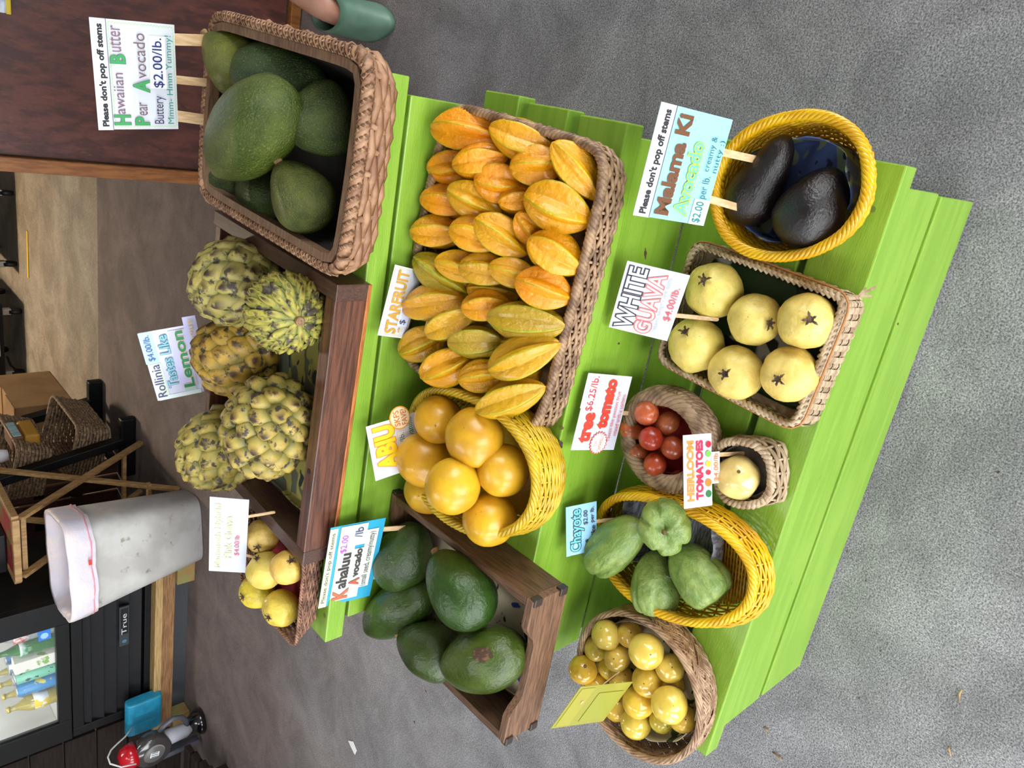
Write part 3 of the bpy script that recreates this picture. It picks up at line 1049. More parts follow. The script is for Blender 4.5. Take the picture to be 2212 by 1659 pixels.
# --- round basket of yellow fruit with open cross weave
rb = thing('round_wicker_basket', 'round brown split-wicker basket full of small yellow fruit', 'basket', (-.858, .12, Z1))
rc = (-.866, .120)
m_split = M('split_wicker', (180, 148, 118), (134, 102, 76), scale=60, rough=.42)
rimr = ring_pts(.121, .122, 2, 64, 0, rc, Z1 + .070)
baser = ring_pts(.106, .108, 2, 64, 0, rc, Z1 + .004)
nr = normals(rimr)
mb = MB()
for sgn in (-1, 1):
    for i in range(32):
        for dd in (-.35, 0, .35):
            pts = []
            ns = []
            for k in range(9):
                s = k / 8
                idx = (i * 2 + dd * 1.6 + sgn * s * 9) % 64
                i0, f = int(idx), idx - int(idx)
                i1 = (i0 + 1) % 64
                b0 = baser[i0].lerp(baser[i1], f)
                r0 = rimr[i0].lerp(rimr[i1], f)
                n = nr[i0].lerp(nr[i1], f)
                ov = .0022 * math.sin(k * math.pi / 2 + i * math.pi * .5 + (0 if sgn > 0 else math.pi))
                pts.append(b0.lerp(r0, s) + n * (.009 * math.sin(math.pi * s) + ov))
                ns.append(n)
            mb.tube(pts, .0024, 4, False, ns, .5)
mb.build('crossed_splints', m_split, rb, True, kind='stuff')
twist_rim(rb, rimr, m_split, .0036, .0024, 9, 6, sides=5)
twist_rim(rb, [p + Vector((0, 0, -.012)) for p in ring_pts(.122, .123, 2, 64, 0, rc, Z1 + .068)], m_split, .002, .0022, 14, 3, 'lower_rim', 5)
twist_rim(rb, [p + Vector((0, 0, .003)) for p in baser], m_split, .003, .0026, 10, 4, 'base_rim', 5)
disc(rb, baser, m_split)
m_lf2 = pattern('green_leaf_cloth', (206, 196, 168), (58, 70, 38), (34, 46, 32), 20, .58, .68, (1, 2.2, 1), .9, True)
cloth('printed_cloth', 'cream cloth with green leaves lining the round split-wicker basket', 'cloth', m_lf2, .104, .106, 2, 0, rc, Z1 + .020, .040, .004, 21, .86)

# liners of the yellow baskets
m_blue = pattern('blue_print_cloth', (80, 98, 150), (132, 142, 112), (44, 52, 72), 20, .54, .6, (1, 1.6, 1))
cloth('printed_cloth', 'dark blue printed cloth inside the round yellow basket', 'cloth', m_blue, .068, .08, 2.2, math.radians(18), (-.055, .108), Z1 + .012, .066, .006, 24, .62)
m_news = M('newsprint', (96, 98, 110), (150, 150, 156), scale=60, lo=.45, hi=.55, stretch=(1, 8, 1), rough=.9)
cloth('newspaper', 'grey newspaper sheet under the chayotes in the oval basket', 'paper', m_news, .062, .085, 6, math.radians(12), (-.600, .150), Z1 + .016, .055, .004, 27, .68)
# ---------------------------------------------------------------- fruit meshes
def prof_mesh(name, rf, n=40, m=30, disp=0, dsc=3, seed=0, fn=None):
    """unit fruit: axis z from 0 (stem) to 1, max radius about 1; rf(s) radius"""
    b = MB()
    vs = []
    for i in range(m + 1):
        s = .5 - .5 * math.cos(math.pi * i / m)
        for k in range(n):
            a = 2 * math.pi * k / n
            r = rf(s)
            p = Vector((math.cos(a) * r, math.sin(a) * r, s))
            if disp:
                q = Vector((math.cos(a), math.sin(a), (s - .5) * 2))
                d = disp * noise.noise(q * dsc + Vector((seed * 3.1, seed, 0))) * min(1, r * 3)
                p.x += math.cos(a) * d
                p.y += math.sin(a) * d
            if fn:
                p = fn(p, a, s)
            vs.append(p)
    fs = []
    for i in range(m):
        for k in range(n):
            l = (k + 1) % n
            fs.append((i * n + k, (i + 1) * n + k, (i + 1) * n + l, i * n + l))
    b.add(vs, fs)
    return b.mesh(name, True)

def egg(k, p=.5):
    def f(s):
        s = min(max(s, 0), 1)
        base = max(0, 1 - (2 * s - 1) ** 2) ** p
        return base * (1 + k * (s - .5)) / (1 + .12 * abs(k))
    return f

def spin(c, z, roll, L, R, R2=None):
    """matrix putting the unit fruit with its middle at c"""
    z = Vector(z).normalized()
    return axis_mtx(Vector(c) - z * (L / 2), z, roll, (R, R2 or R, L))

m_avo = M('green_avocado_skin', (255, 255, 255), (166, 186, 150), scale=1.6, lo=.35, hi=.68, rough=.27, bump=.9, bscale=19, bdist=.0042, objcol=True,
          spots=(26, .60, .72, (112, 124, 52)), stretch=(1, 1, 2), detail=5)
m_avos = M('smooth_avocado_skin', (255, 255, 255), (176, 188, 156), scale=1.6, lo=.35, hi=.7, rough=.2, bump=.6, bscale=8, bdist=.0035, objcol=True,
           spots=(30, .66, .74, (92, 114, 56)), stretch=(1, 1, 2), detail=5)
m_bavo = M('black_avocado_skin', (28, 19, 19), (19, 14, 15), scale=2, rough=.15, bump=.5, bscale=12, bdist=.003, spec=.6, spots=(22, .68, .74, (64, 46, 38)), stretch=(1, 1, 2))
m_stem = M('woody_stem', (150, 116, 70), (104, 76, 44), scale=90, rough=.7)
m_stemg = M('green_stem', (120, 130, 60), (140, 116, 66), scale=90, rough=.7)

ME_AVO = [prof_mesh('avocado', egg(k, .5), 48, 34, .05, 1.6, i) for i, k in enumerate((.55, .35, .75))]
ME_PEAR = prof_mesh('pear_avocado', lambda s: (max(0, 1 - abs(2 * s - 1) ** 2.5) ** .5) * (.60 + .40 / (1 + math.exp(-(s - .5) * 9))), 48, 34, .04, 1.4, 5)

def avo(name, label, grp, S, T, wpx, color, mesh, mat, stem=None, roll=0, squash=1.0):
    """S, T = (px, py, z) of the stem end and the blossom end"""
    a, b = at(*S), at(*T)
    c = (a + b) / 2
    R = wpx * mpp(c)
    L = (b - a).length
    o = put(name, mesh.copy(), mat, spin(c, b - a, roll, L, R, R * squash), color=color)
    tag(o, label, 'avocado', grp)
    if stem:
        me = MB().lathe([(.0055, -.006), (.0060, .002), (.0068, .008), (.0064, .0105), (.0040, .011)], 12).mesh('stem', True)
        z = (a - b).normalized()
        s = put('stem', me, m_stem if stem == 1 else m_stemg, Matrix.Identity(4))
        s.parent = o
        s.matrix_parent_inverse = o.matrix_world.inverted()
        s.matrix_basis = axis_mtx(a - z * .0035, z)
    return o

G1 = 'big green avocados in the tall wicker basket'
avo('avocado', 'yellow-green pear-shaped avocado by the sign sticks, back right of the wicker basket', G1, (446, 76, .84), (556, 188, .795), 66, (106, 108, 29), ME_AVO[2], m_avo, 1)
avo('avocado', 'darkest green avocado along the right side of the wicker basket', G1, (700, 196, .775), (520, 148, .812), 74, (51, 72, 28), ME_AVO[1], m_avo, 0, 1)
avo('avocado', 'largest shiny green avocado on top of the pile in the wicker basket', G1, (476, 366, .845), (612, 198, .862), 88, (82, 95, 31), ME_AVO[1], m_avo, 1, 2)
avo('avocado', 'round green avocado against the front rim of the wicker basket', G1, (712, 172, .785), (688, 334, .785), 82, (67, 80, 29), ME_AVO[0], m_avo, 0, 3)
avo('avocado', 'mottled olive avocado with its stem showing, front left of the wicker basket', G1, (602, 350, .835), (697, 494, .785), 70, (89, 93, 31), ME_AVO[0], m_avo, 1, 4)
avo('avocado', 'bluish green avocado under the largest one, left side of the wicker basket', G1, (528, 396, .785), (624, 478, .78), 61, (63, 80, 35), ME_AVO[1], m_avo, 0, 5)
avo('avocado', 'half-hidden dark avocado with a green stem in the back left corner of the wicker basket', G1, (448, 352, .822), (520, 432, .785), 46, (59, 73, 25), ME_AVO[2], m_avo, 2, 6)
avo('avocado', 'buried dark avocado at the bottom of the wicker basket behind the largest one', G1, (470, 230, .79), (560, 300, .775), 60, (59, 73, 25), ME_AVO[0], m_avo, 0, 6)

G2 = 'dark green avocados in the brown wooden box'
avo('avocado', 'dark green avocado nearest the Kahaluu sign at the back right of the wooden box', G2, (905, 1135, .60), (842, 1262, .615), 64, (55, 77, 29), ME_AVO[1], m_avos, 0, 1)
k2 = avo('avocado', 'shiny dark green avocado lying on top against the right side of the wooden box', G2, (942, 1194, .632), (1046, 1352, .625), 72, (48, 75, 25), ME_AVO[1], m_avos, 1, 2)
avo('avocado', 'avocado with its brown stem over the left rear edge of the wooden box', G2, (795, 1358, .62), (922, 1276, .595), 58, (57, 78, 28), ME_AVO[1], m_avos, 1, 3)
avo('avocado', 'wrinkled dark avocado in the middle left of the wooden box', G2, (864, 1372, .625), (990, 1432, .60), 64, (55, 72, 26), ME_AVO[0], m_avos, 1, 4)
k5 = avo('avocado', 'green avocado with a brown scab in the front of the wooden box', G2, (964, 1444, .615), (1122, 1404, .60), 72, (74, 91, 31), ME_AVO[1], m_avos, 1, 5)
# the scab on the last one
m_scab = M('cracked_scab', (70, 46, 30), (104, 80, 52), scale=110, lo=.5, hi=.6, rough=.85, bump=.7, bscale=120)
c5 = (at(964, 1444, .615) + at(1122, 1404, .60)) / 2
mb = MB()
dg_vs = []
for i in range(5):
    for k in range(22):
        an = 2 * math.pi * k / 22
        rr = (i / 4) * (19 + 6 * noise.noise(Vector((math.cos(an) * 2, math.sin(an) * 2, 3))))
        dg_vs.append((1042 + rr * math.cos(an) * 1.15, 1414 + rr * math.sin(an) * .85))
inv = k5.matrix_world.inverted()
def on_fruit(px, py):
    o_ = inv @ CAMC
    d_ = (inv.to_3x3() @ ray(px, py))
    # march to the unit fruit surface
    f = egg(.35, .5)
    t = .3
    for _ in range(600):
        p = o_ + d_ * t
        if 0 < p.z < 1 and math.hypot(p.x, p.y) < f(p.z) * 1.06:
            return k5.matrix_world @ p
        t += .0015
    return c5
pts = [on_fruit(*q) for q in dg_vs]
mb.add(pts, [(i * 22 + k, i * 22 + (k + 1) % 22, (i + 1) * 22 + (k + 1) % 22, (i + 1) * 22 + k) for i in range(4) for k in range(22)])
sc_ = mb.build('scab', m_scab, None, True)
sc_.parent = k5
sc_.matrix_parent_inverse = k5.matrix_world.inverted()
sc_['label'] = 'cracked brown scab'

G3 = 'black avocados in the round yellow basket'
avo('avocado', 'long pear-shaped black avocado next to the Malama Ki sign', G3, (1704, 292, .412), (1592, 482, .398), 67, (255, 255, 255), ME_PEAR, m_bavo, 0, 1)
avo('avocado', 'egg-shaped black avocado at the front of the round yellow basket', G3, (1806, 362, .395), (1714, 536, .405), 82, (255, 255, 255), ME_AVO[0], m_bavo, 0, 2)

# --- round fruit
def ball(name, label, cat, grp, px, py, z, rx, color, mat, seed=0, tall=1.0, pole=None, disp=.05, me=None, wide=None):
    c = at(px, py, z)
    R = rx * mpp(c)
    if pole:
        ax_ = (on_sphere(pole[0], pole[1], c, R) - c).normalized()
    else:
        ax_ = Vector((random.uniform(-.5, .5), random.uniform(-.5, .5), 1)).normalized()
    o = put(name, me or BALLS[seed % len(BALLS)], mat, axis_mtx(c, ax_, seed, (R, R, R * tall)), color=color)
    tag(o, label, cat, grp)
    return o, c, R, ax_

def sph_mesh(name, seed, disp, n=40, m=26, fn=None):
    b = MB()
    vs = []
    for i in range(m + 1):
        th = math.pi * i / m
        for k in range(n):
            a = 2 * math.pi * k / n
            q = Vector((math.sin(th) * math.cos(a), math.sin(th) * math.sin(a), math.cos(th)))
            d = 1 + disp * noise.noise(q * 1.6 + Vector((seed * 2.3, seed, 1))) + disp * .4 * noise.noise(q * 4 + Vector((seed, 0, 5)))
            if fn:
                d *= fn(q, th, a)
            vs.append(q * d)
    fs = [(i * n + k, (i + 1) * n + k, (i + 1) * n + (k + 1) % n, i * n + (k + 1) % n) for i in range(m) for k in range(n)]
    return b.add(vs, fs).mesh(name, True)
BALLS = [sph_mesh('round_fruit', i, .07) for i in range(4)]
GUAV = [sph_mesh('guava', i + 10, .06, fn=lambda q, th, a: 1 - .04 * max(0, math.cos(th)) ** 6 + .012 * math.sin(5 * a) * math.sin(th)) for i in range(4)]

m_guava = M('white_guava_skin', (230, 210, 124), (212, 190, 104), scale=1.5, rough=.42, bump=.6, bscale=3.2, bdist=.004, objcol=True,
            spots=(9, .70, .74, (140, 104, 56)), coat=.1, sss=.08)
m_sepal = M('dry_sepal', (52, 36, 26), (96, 74, 44), scale=120, rough=.8)
def calyx(o, c, R, ax_, size=.0075, seed=0, opened=True):
    rnd = random.Random(seed)
    a, b, n = frame(ax_)
    p0 = c + ax_ * (R * .965)
    mb = MB()
    mb.lathe([(size * .45, 0), (size * .62, .0014), (size * .5, .0022), (size * .3, .0010), (size * .1, .0008)], 12, p0, Matrix((a, b, n)).transposed())
    for k in range(5):
        an = 2 * math.pi * k / 5 + rnd.uniform(-.25, .25)
        d = a * math.cos(an) + b * math.sin(an)
        t = n.cross(d)
        L_ = size * rnd.uniform(.6, 1.4)
        w_ = size * .24
        q0 = p0 + d * size * .35 + n * .001
        vs = [q0 - t * w_ * .6, q0 + t * w_ * .6, q0 + d * L_ * .55 + n * .0030 + t * w_, q0 + d * L_ * .55 + n * .0030 - t * w_, q0 + d * L_ + n * rnd.uniform(.001, .003),
              q0 - n * .0012, q0 + d * L_ * .5 + n * .0012]
        mb.add(vs, [(0, 1, 2, 3), (3, 2, 4), (1, 0, 5), (1, 5, 6, 2), (0, 3, 6, 5), (2, 6, 4), (3, 4, 6)])
    s = mb.build('calyx', m_sepal, None)
    s.parent = o
    s.matrix_parent_inverse = o.matrix_world.inverted()
    return s

def guavas(rows, grp, z, size):
    for i, (px, py, r, cx, cy, col_, lab, dz) in enumerate(rows):
        o, c, R, ax_ = ball('guava', lab, 'guava', grp, px, py, z + dz, r, col_, m_guava, i, .97, (cx, cy), me=GUAV[i % 4])
        calyx(o, c, R, ax_, size, i + 3)
guavas([
 (1543, 627, 61, 1520, 604, (250, 250, 225), 'white guava nearest the price sign, back right of the palm-leaf tray', 0),
 (1631, 691, 57, 1663, 698, (252, 250, 235), 'white guava with its calyx turned to its neighbour, middle right of the palm-leaf tray', 0),
 (1742, 694, 61, 1750, 690, (255, 250, 240), 'white guava in the front right corner of the palm-leaf tray', 0),
 (1503, 745, 60, 1480, 716, (250, 250, 228), 'white guava in the back left corner of the palm-leaf tray', 0),
 (1590, 805, 59, 1566, 808, (255, 250, 240), 'white guava with a star-shaped calyx, middle left of the palm-leaf tray', 0),
 (1705, 808, 61, 1680, 819, (255, 244, 230), 'russet-marked white guava at the front left of the palm-leaf tray', 0)],
 'white guavas in the palm-leaf tray', Z1 + .053, .0075)
guavas([
 (567, 1158, 37, 557, 1182, (242, 226, 205), 'pale guava closest to the dark crate in the rattan basket', 0),
 (574, 1232, 41, 555, 1206, (245, 240, 200), 'pale yellow guava in the middle of the rattan basket', .012),
 (621, 1226, 37, 629, 1211, (250, 226, 190), 'peach-coloured guava at the front right of the rattan basket', .008),
 (555, 1276, 38, 524, 1290, (240, 236, 130), 'bright yellow guava at the back left of the rattan basket', .004),
 (607, 1313, 40, 580, 1334, (242, 232, 160), 'yellow guava in the front left corner of the rattan basket', 0)],
 'guavas in the rattan basket', Z3 + .05, .0065)

m_abiu = M('abiu_skin', (212, 166, 36), (194, 146, 30), scale=1.2, rough=.36, objcol=True, spots=(9, .69, .74, (128, 90, 28)), coat=.12, sss=.06, bump=.12, bscale=5, detail=6)
ABIU = [sph_mesh('abiu', i + 30, .03, fn=lambda q, th, a: 1 + .07 * max(0, q.z) ** 14) for i in range(3)]
m_tip = M('fruit_scar', (110, 84, 40), (80, 60, 34), scale=200, rough=.7)
def scar(o, c, R, ax_, r=.002, name='stem_scar', mat=None, k=1.0):
    a, b, n = frame(ax_)
    s = MB().lathe([(r, -.001), (r, .0006), (r * .5, .0010), (r * .2, .0004)], 10, c + ax_ * R * k, Matrix((a, b, n)).transposed()).build(name, mat or m_tip, None, True)
    s.parent = o
    s.matrix_parent_inverse = o.matrix_world.inverted()
for i, (px, py, r, z, pole, lab, colr) in enumerate([
 (947, 906, 53, .630, (940, 918), 'abiu at the back right of the yellow oval basket, beside the badge', (244, 232, 225)),
 (1026, 944, 64, .632, (1030, 1000), 'large dusty abiu touching the last starfruit', (240, 232, 225)),
 (916, 992, 60, .640, (888, 1010), 'abiu at the back left, partly covering the ABIU sign', (250, 240, 225)),
 (978, 1050, 60, .668, (1003, 990), 'greenish-topped abiu on top of the pile in the middle', (255, 255, 235)),
 (1085, 1016, 58, .606, (1058, 1004), 'abiu against the front right wall of the yellow oval basket', (252, 248, 235)),
 (1057, 1121, 59, .612, (1038, 1152), 'abiu at the front left end of the yellow oval basket', (255, 250, 235)),
 (925, 1058, 52, .595, (905, 1070), 'abiu peeking out low at the left side of the yellow oval basket', (240, 236, 215))]):
    o, c, R, ax_ = ball('abiu', lab, 'fruit', 'abiu in the yellow oval basket', px, py, z, r, colr, m_abiu, i, 1.03, pole, me=ABIU[i % 3])
    scar(o, c, R, ax_, .0022, k=1.075)

m_tam = M('tree_tomato_skin', (194, 108, 66), (168, 84, 50), scale=1.6, rough=.3, objcol=True, coat=.2, spots=(5, .62, .74, (120, 66, 44)))
ME_TAM = prof_mesh('tree_tomato', egg(.25, .55), 32, 22, .03, 2, 2)
for i, (px, py, r, L, dx, dy, z, lab, colr) in enumerate([
 (1395, 893, 27, 60, .3, .1, Z1 + .072, 'orange-pink tree tomato at the back right beside the sign stick', (255, 235, 225)),
 (1441, 915, 25, 62, .8, .9, Z1 + .052, 'brownish orange tree tomato by the red cloth at the right', (220, 215, 190)),
 (1366, 929, 23, 68, -1, .35, Z1 + .055, 'pointed orange tree tomato at the back of the vine basket', (250, 240, 215)),
 (1405, 948, 27, 56, .2, .2, Z1 + .076, 'deep red tree tomato on top in the middle', (225, 140, 140)),
 (1452, 966, 26, 58, .3, -.3, Z1 + .055, 'red-brown tree tomato at the front beside the heirloom sign', (220, 185, 175)),
 (1383, 980, 22, 62, -1, .4, Z1 + .052, 'small tan-orange tree tomato at the left rear', (225, 220, 195)),
 (1416, 1001, 26, 58, -.2, -.6, Z1 + .060, 'half-green red tree tomato at the left front of the vine basket', (235, 175, 160))]):
    c = at(px, py, z)
    k = mpp(c)
    d = C_DOWN * dx + C_RIGHT * dy - C_FWD * .6
    o = put('tree_tomato', ME_TAM, m_tam, spin(c, d, i, L * k, r * k), color=colr)
    tag(o, lab, 'fruit', 'tree tomatoes in the vine basket')

m_tom = M('pale_tomato_skin', (222, 200, 128), (206, 182, 108), scale=1.4, rough=.22, coat=.35, sss=.12, spots=(6, .74, .78, (150, 120, 70)))
o, c, R, ax_ = ball('heirloom_tomato', 'single pale yellow heirloom tomato in the tiny basket', 'tomato', None, 1594, 1031, Z1 + .048, 47, (255, 255, 255), m_tom, 2, .92, (1596, 1018), me=sph_mesh('tomato', 44, .08, fn=lambda q, th, a: 1 + .02 * math.cos(5 * a) * math.sin(th) ** 2))
scar(o, c, R, ax_, .0026, 'blossom_scar', None, .925)

# --- chayotes
m_chay = M('chayote_skin', (134, 154, 78), (106, 132, 60), scale=2, rough=.28, bump=.8, bscale=6, bdist=.004, coat=.12, spots=(7, .68, .8, (108, 112, 60)), objcol=True, stretch=(1, 1, 2))
def chay_fn(seed):
    rnd = random.Random(seed)
    cre = [(2 * math.pi * k / 5 + rnd.uniform(-.2, .2), rnd.uniform(.14, .32), rnd.uniform(.15, .42)) for k in range(5)]
    def fn(p, a, s):
        d = 0
        for (a0, dep, s0) in cre:
            da = (a - a0 + math.pi) % (2 * math.pi) - math.pi
            d += dep * math.exp(-(da / .13) ** 2) * max(0, (s - s0) / (1 - s0)) ** .8
        q = Vector((math.cos(a), math.sin(a), s * 2))
        d += -.05 * noise.noise(q * 1.8 + Vector((seed, 0, 0))) - .02 * noise.noise(q * 6 + Vector((seed, 4, 0)))
        f = 1 - d
        z = p.z
        if s > .8:            # the flower end folds in like a clenched mouth
            f2 = (s - .8) / .2
            z -= .16 * f2 ** 3 * (1 - .5 * abs(math.sin(a)))
        return Vector((p.x * f, p.y * f * .92, z))
    return fn
def chay_prof(s):
    return (max(0, 1 - abs(2 * s - 1) ** 2.4)) ** .5 * (.72 + .36 * s)
ME_CH = [prof_mesh('chayote', chay_prof, 72, 44, 0, 1, 0, chay_fn(i + 1)) for i in range(4)]
G4 = 'chayotes in the yellow oval basket'
def chay(i, S, T, wpx, lab, roll, stalk=False):
    a, b = at(*S), at(*T)
    c = (a + b) / 2
    k = mpp(c)
    o = put('chayote', ME_CH[i], m_chay, spin(c, b - a, roll, (b - a).length, wpx * k), color=(255, 255, 255))
    tag(o, lab, 'chayote', G4)
    mb = MB()
    z = (b - a).normalized()
    q = b - z * (b - a).length * .10
    mb.lathe([(.0030, -.004), (.0034, .0), (.0026, .003), (.001, .004)], 8, q, Matrix(frame(z)).transposed())
    s = mb.build('blossom_stub', m_tip, None, True)
    s.parent = o
    s.matrix_parent_inverse = o.matrix_world.inverted()
    return o
chay(0, (1386, 1128, .415), (1270, 1222, .425), 60, 'chayote at the back left, over the Chayote sign', .6)
c_ = at(1435, 1133, .445)
k_ = mpp(c_)
d_ = (ray(1431, 1160) * -1).normalized()
o = put('chayote', ME_CH[1], m_chay, spin(c_ - d_ * .006, d_ + C_DOWN * .05 - C_RIGHT * .30, .4, 128 * k_, 66 * k_), color=(255, 255, 255))
tag(o, 'chayote on top with its puckered flower end facing up', 'chayote', G4)
s = MB().lathe([(.0036, -.004), (.0042, .0), (.003, .004), (.001, .005)], 8, c_ + d_ * (54 * k_) - C_RIGHT * .012, Matrix(frame(d_)).transposed()).build('blossom_stub', m_tip, None, True)
s.parent = o
s.matrix_parent_inverse = o.matrix_world.inverted()
chay(2, (1412, 1190, .395), (1420, 1338, .405), 58, 'chayote pointing to the left end of the oval basket', 1.9)
chay(3, (1458, 1178, .40), (1560, 1308, .40), 63, 'chayote at the front with a dry stalk at its end', 2.6)

# --- small yellow fruit
m_yf = M('yellow_passion_skin', (222, 196, 96), (206, 176, 76), scale=1.2, rough=.18, coat=.4, objcol=True, spots=(8, .75, .79, (120, 90, 40)), sss=.1)
YF = [sph_mesh('yellow_fruit', i + 50, .05) for i in range(3)]
YEL = [
 (1310, 1371, 32, .070, (255, 255, 235), 'pale yellow fruit with a dark speck at the back right rim'),
 (1360, 1371, 28, .052, (245, 215, 150), 'amber fruit tucked under the right rim'),
 (1396, 1407, 39, .074, (255, 250, 225), 'large yellow fruit on top at the right'),
 (1288, 1400, 28, .050, (240, 235, 190), 'dull yellow fruit behind the pale one at the back'),
 (1333, 1421, 29, .060, (235, 215, 190), 'dusky gold fruit near the middle of the back row'),
 (1259, 1446, 31, .072, (245, 205, 90), 'deep golden fruit with a ringed scar on the back rim'),
 (1318, 1442, 26, .042, (245, 235, 150), 'yellow fruit mostly hidden below the dusky gold one'),
 (1447, 1444, 31, .052, (235, 225, 185), 'greenish beige fruit against the front right wall'),
 (1399, 1471, 34, .062, (250, 225, 150), 'golden fruit in the centre, just above the card stick'),
 (1342, 1466, 28, .048, (240, 210, 150), 'brownish gold fruit behind the card stick'),
 (1288, 1480, 27, .052, (250, 220, 120), 'golden fruit half covered by the yellow card'),
 (1379, 1517, 34, .066, (255, 225, 120), 'orange-yellow fruit beside the edge of the yellow card'),
 (1446, 1522, 40, .074, (255, 250, 220), 'largest yellow fruit, front centre of the basket'),
 (1333, 1529, 29, .050, (245, 225, 150), 'yellow fruit tucked under the card corner'),
 (1373, 1563, 33, .058, (245, 245, 190), 'greenish yellow fruit at the left end of the pile'),
 (1429, 1556, 27, .042, (190, 205, 110), 'green fruit low in the gap at the front left'),
 (1475, 1552, 30, .048, (230, 205, 140), 'olive-gold fruit under the front rim'),
 (1452, 1480, 27, .040, (240, 205, 120), 'dark gold fruit wedged between the front ones')]
for i, (px, py, r, dz, colr, lab) in enumerate(YEL):
    colr = tuple((v + 255) / 2 for v in colr)
    o, c, R, ax_ = ball('yellow_fruit', lab, 'fruit', 'small yellow fruit in the round wicker basket', px, py, Z1 + dz, r, colr, m_yf, i, 1.02, (px + random.uniform(-14, 14), py + random.uniform(-14, 14)), me=YF[i % 3])
    scar(o, c, R, ax_, .0012 if i != 5 else .003, k=.995)

# --- rollinia
m_rol = M('rollinia_skin', (156, 150, 88), (128, 130, 78), scale=30, rough=.5, bump=.5, bscale=90, objcol=True,
          attr=('tip', (206, 186, 108), .15, .6, (72, 54, 42), .45, .95, 45, .38, .5), spots=(62, .55, .63, (66, 58, 50)))
def rollinia(lab, px, py, z, ra, rl, pole, nsc, length, height, colr, seed, stemmed=False, grp='rollinia in the dark crate'):
    rnd = random.Random(seed)
    c = at(px, py, z)
    k = mpp(c)
    R, Lh = ra * k, rl * k
    ax_ = (on_sphere(pole[0], pole[1], c, R) - c).normalized() if stemmed else pole.normalized()
    a, b, n = frame(ax_)
    mb = MB()
    vs, at_ = [], []
    NN, MM = 28, 18
    for i in range(MM + 1):
        th = math.pi * i / MM
        for q in range(NN):
            an = 2 * math.pi * q / NN
            vs.append(c + (a * math.cos(an) + b * math.sin(an)) * (R * .93 * math.sin(th)) + n * (Lh * .93 * math.cos(th)))
            at_.append(.1)
    mb.add(vs, [(i * NN + q, (i + 1) * NN + q, (i + 1) * NN + (q + 1) % NN, i * NN + (q + 1) % NN) for i in range(MM) for q in range(NN)], at_)
    for j in range(nsc):
        u = 1 - 2 * (j + .5) / nsc
        th = math.acos(u)
        an = j * 2.39996 + rnd.uniform(-.08, .08)
        e = a * math.cos(an) + b * math.sin(an)
        p = c + e * (R * .94 * math.sin(th)) + n * (Lh * .94 * math.cos(th))
        nn = (e * math.sin(th) / R + n * math.cos(th) / Lh).normalized()
        tg = (e * math.cos(th) * R - n * math.sin(th) * Lh).normalized()      # away from the stem
        bi = nn.cross(tg)
        sz = math.sqrt(4 * math.pi * R * Lh / nsc)
        sL = sz * length * rnd.uniform(.9, 1.1) * (.55 + .45 * math.sin(th) if stemmed else 1)
        sW = sz * (.70 if not stemmed else .30 + .18 * math.sin(th)) * rnd.uniform(.92, 1.06)
        H = sz * height * rnd.uniform(.8, 1.2)
        g, ga = [], []
        for (f, hh, sh, tv) in ((1.0, -.12, 0, .0), (.86, .38, .10, .25), (.5, .82, .30, .6), (.16, 1.0, .56, 1.0)):
            for q in range(8):
                w = 2 * math.pi * q / 8
                dx_ = math.cos(w)
                dy_ = math.sin(w)
                lx = dx_ * f * (1.0 if dx_ > 0 else .8)
                wy = dy_ * f * (1 - .25 * abs(dx_))
                g.append(p + tg * (sL * (lx * .62 + sh * .62)) + bi * (sW * wy) + nn * (H * hh))
                ga.append(min(1, tv + .1 * dx_))
        ff = [(r_ * 8 + q, r_ * 8 + (q + 1) % 8, (r_ + 1) * 8 + (q + 1) % 8, (r_ + 1) * 8 + q) for r_ in range(3) for q in range(8)]
        ff.append(tuple(24 + q for q in range(8)))
        mb.add(g, ff, ga)
    o = mb.build('rollinia', m_rol, None, True, 'tip', loc=c)
    o.color = tuple(lin(colr)) + (1,)
    tag(o, lab, 'rollinia', grp)
    if stemmed:
        s = MB().lathe([(.006, -.006), (.0072, .003), (.0068, .006), (.0052, .0072), (.0045, .006), (.0018, .0062), (.0012, .0075)], 16, c + ax_ * Lh * .97, Matrix((a, b, n)).transposed()).build('stem', M('cut_stem', (112, 78, 46), (140, 104, 66), scale=90, rough=.45, coat=.3), None, True)
        s.parent = o
        s.matrix_parent_inverse = o.matrix_world.inverted()
    return o
rollinia('grey-blotched rollinia at the back right of the dark crate', 512, 610, .80, 84, 88, C_DOWN * .8 + C_RIGHT * .35 + C_FWD * .3, 62, 1.7, .42, (225, 228, 215), 1)
rollinia('rollinia with its round cut stem facing out at the front right of the crate', 618, 676, .815, 88, 80, (650, 695), 165, 2.7, .2, (225, 232, 180), 2, True)
rollinia('golden brown rollinia in the back middle of the dark crate', 516, 770, .785, 82, 84, C_DOWN * .8 - C_RIGHT * .3 + C_FWD * .4, 56, 1.5, .42, (240, 212, 150), 3)
rollinia('largest bumpy rollinia, front left of the dark crate', 584, 922, .80, 90, 112, C_DOWN * .2 + C_RIGHT * .5 - C_FWD * .3, 84, 1.1, .5, (232, 222, 190), 4)
rollinia('pale spiky rollinia at the back left of the dark crate', 480, 966, .79, 78, 88, C_DOWN * .5 + C_RIGHT * .5 + C_FWD * .3, 62, 1.35, .46, (230, 226, 190), 5)

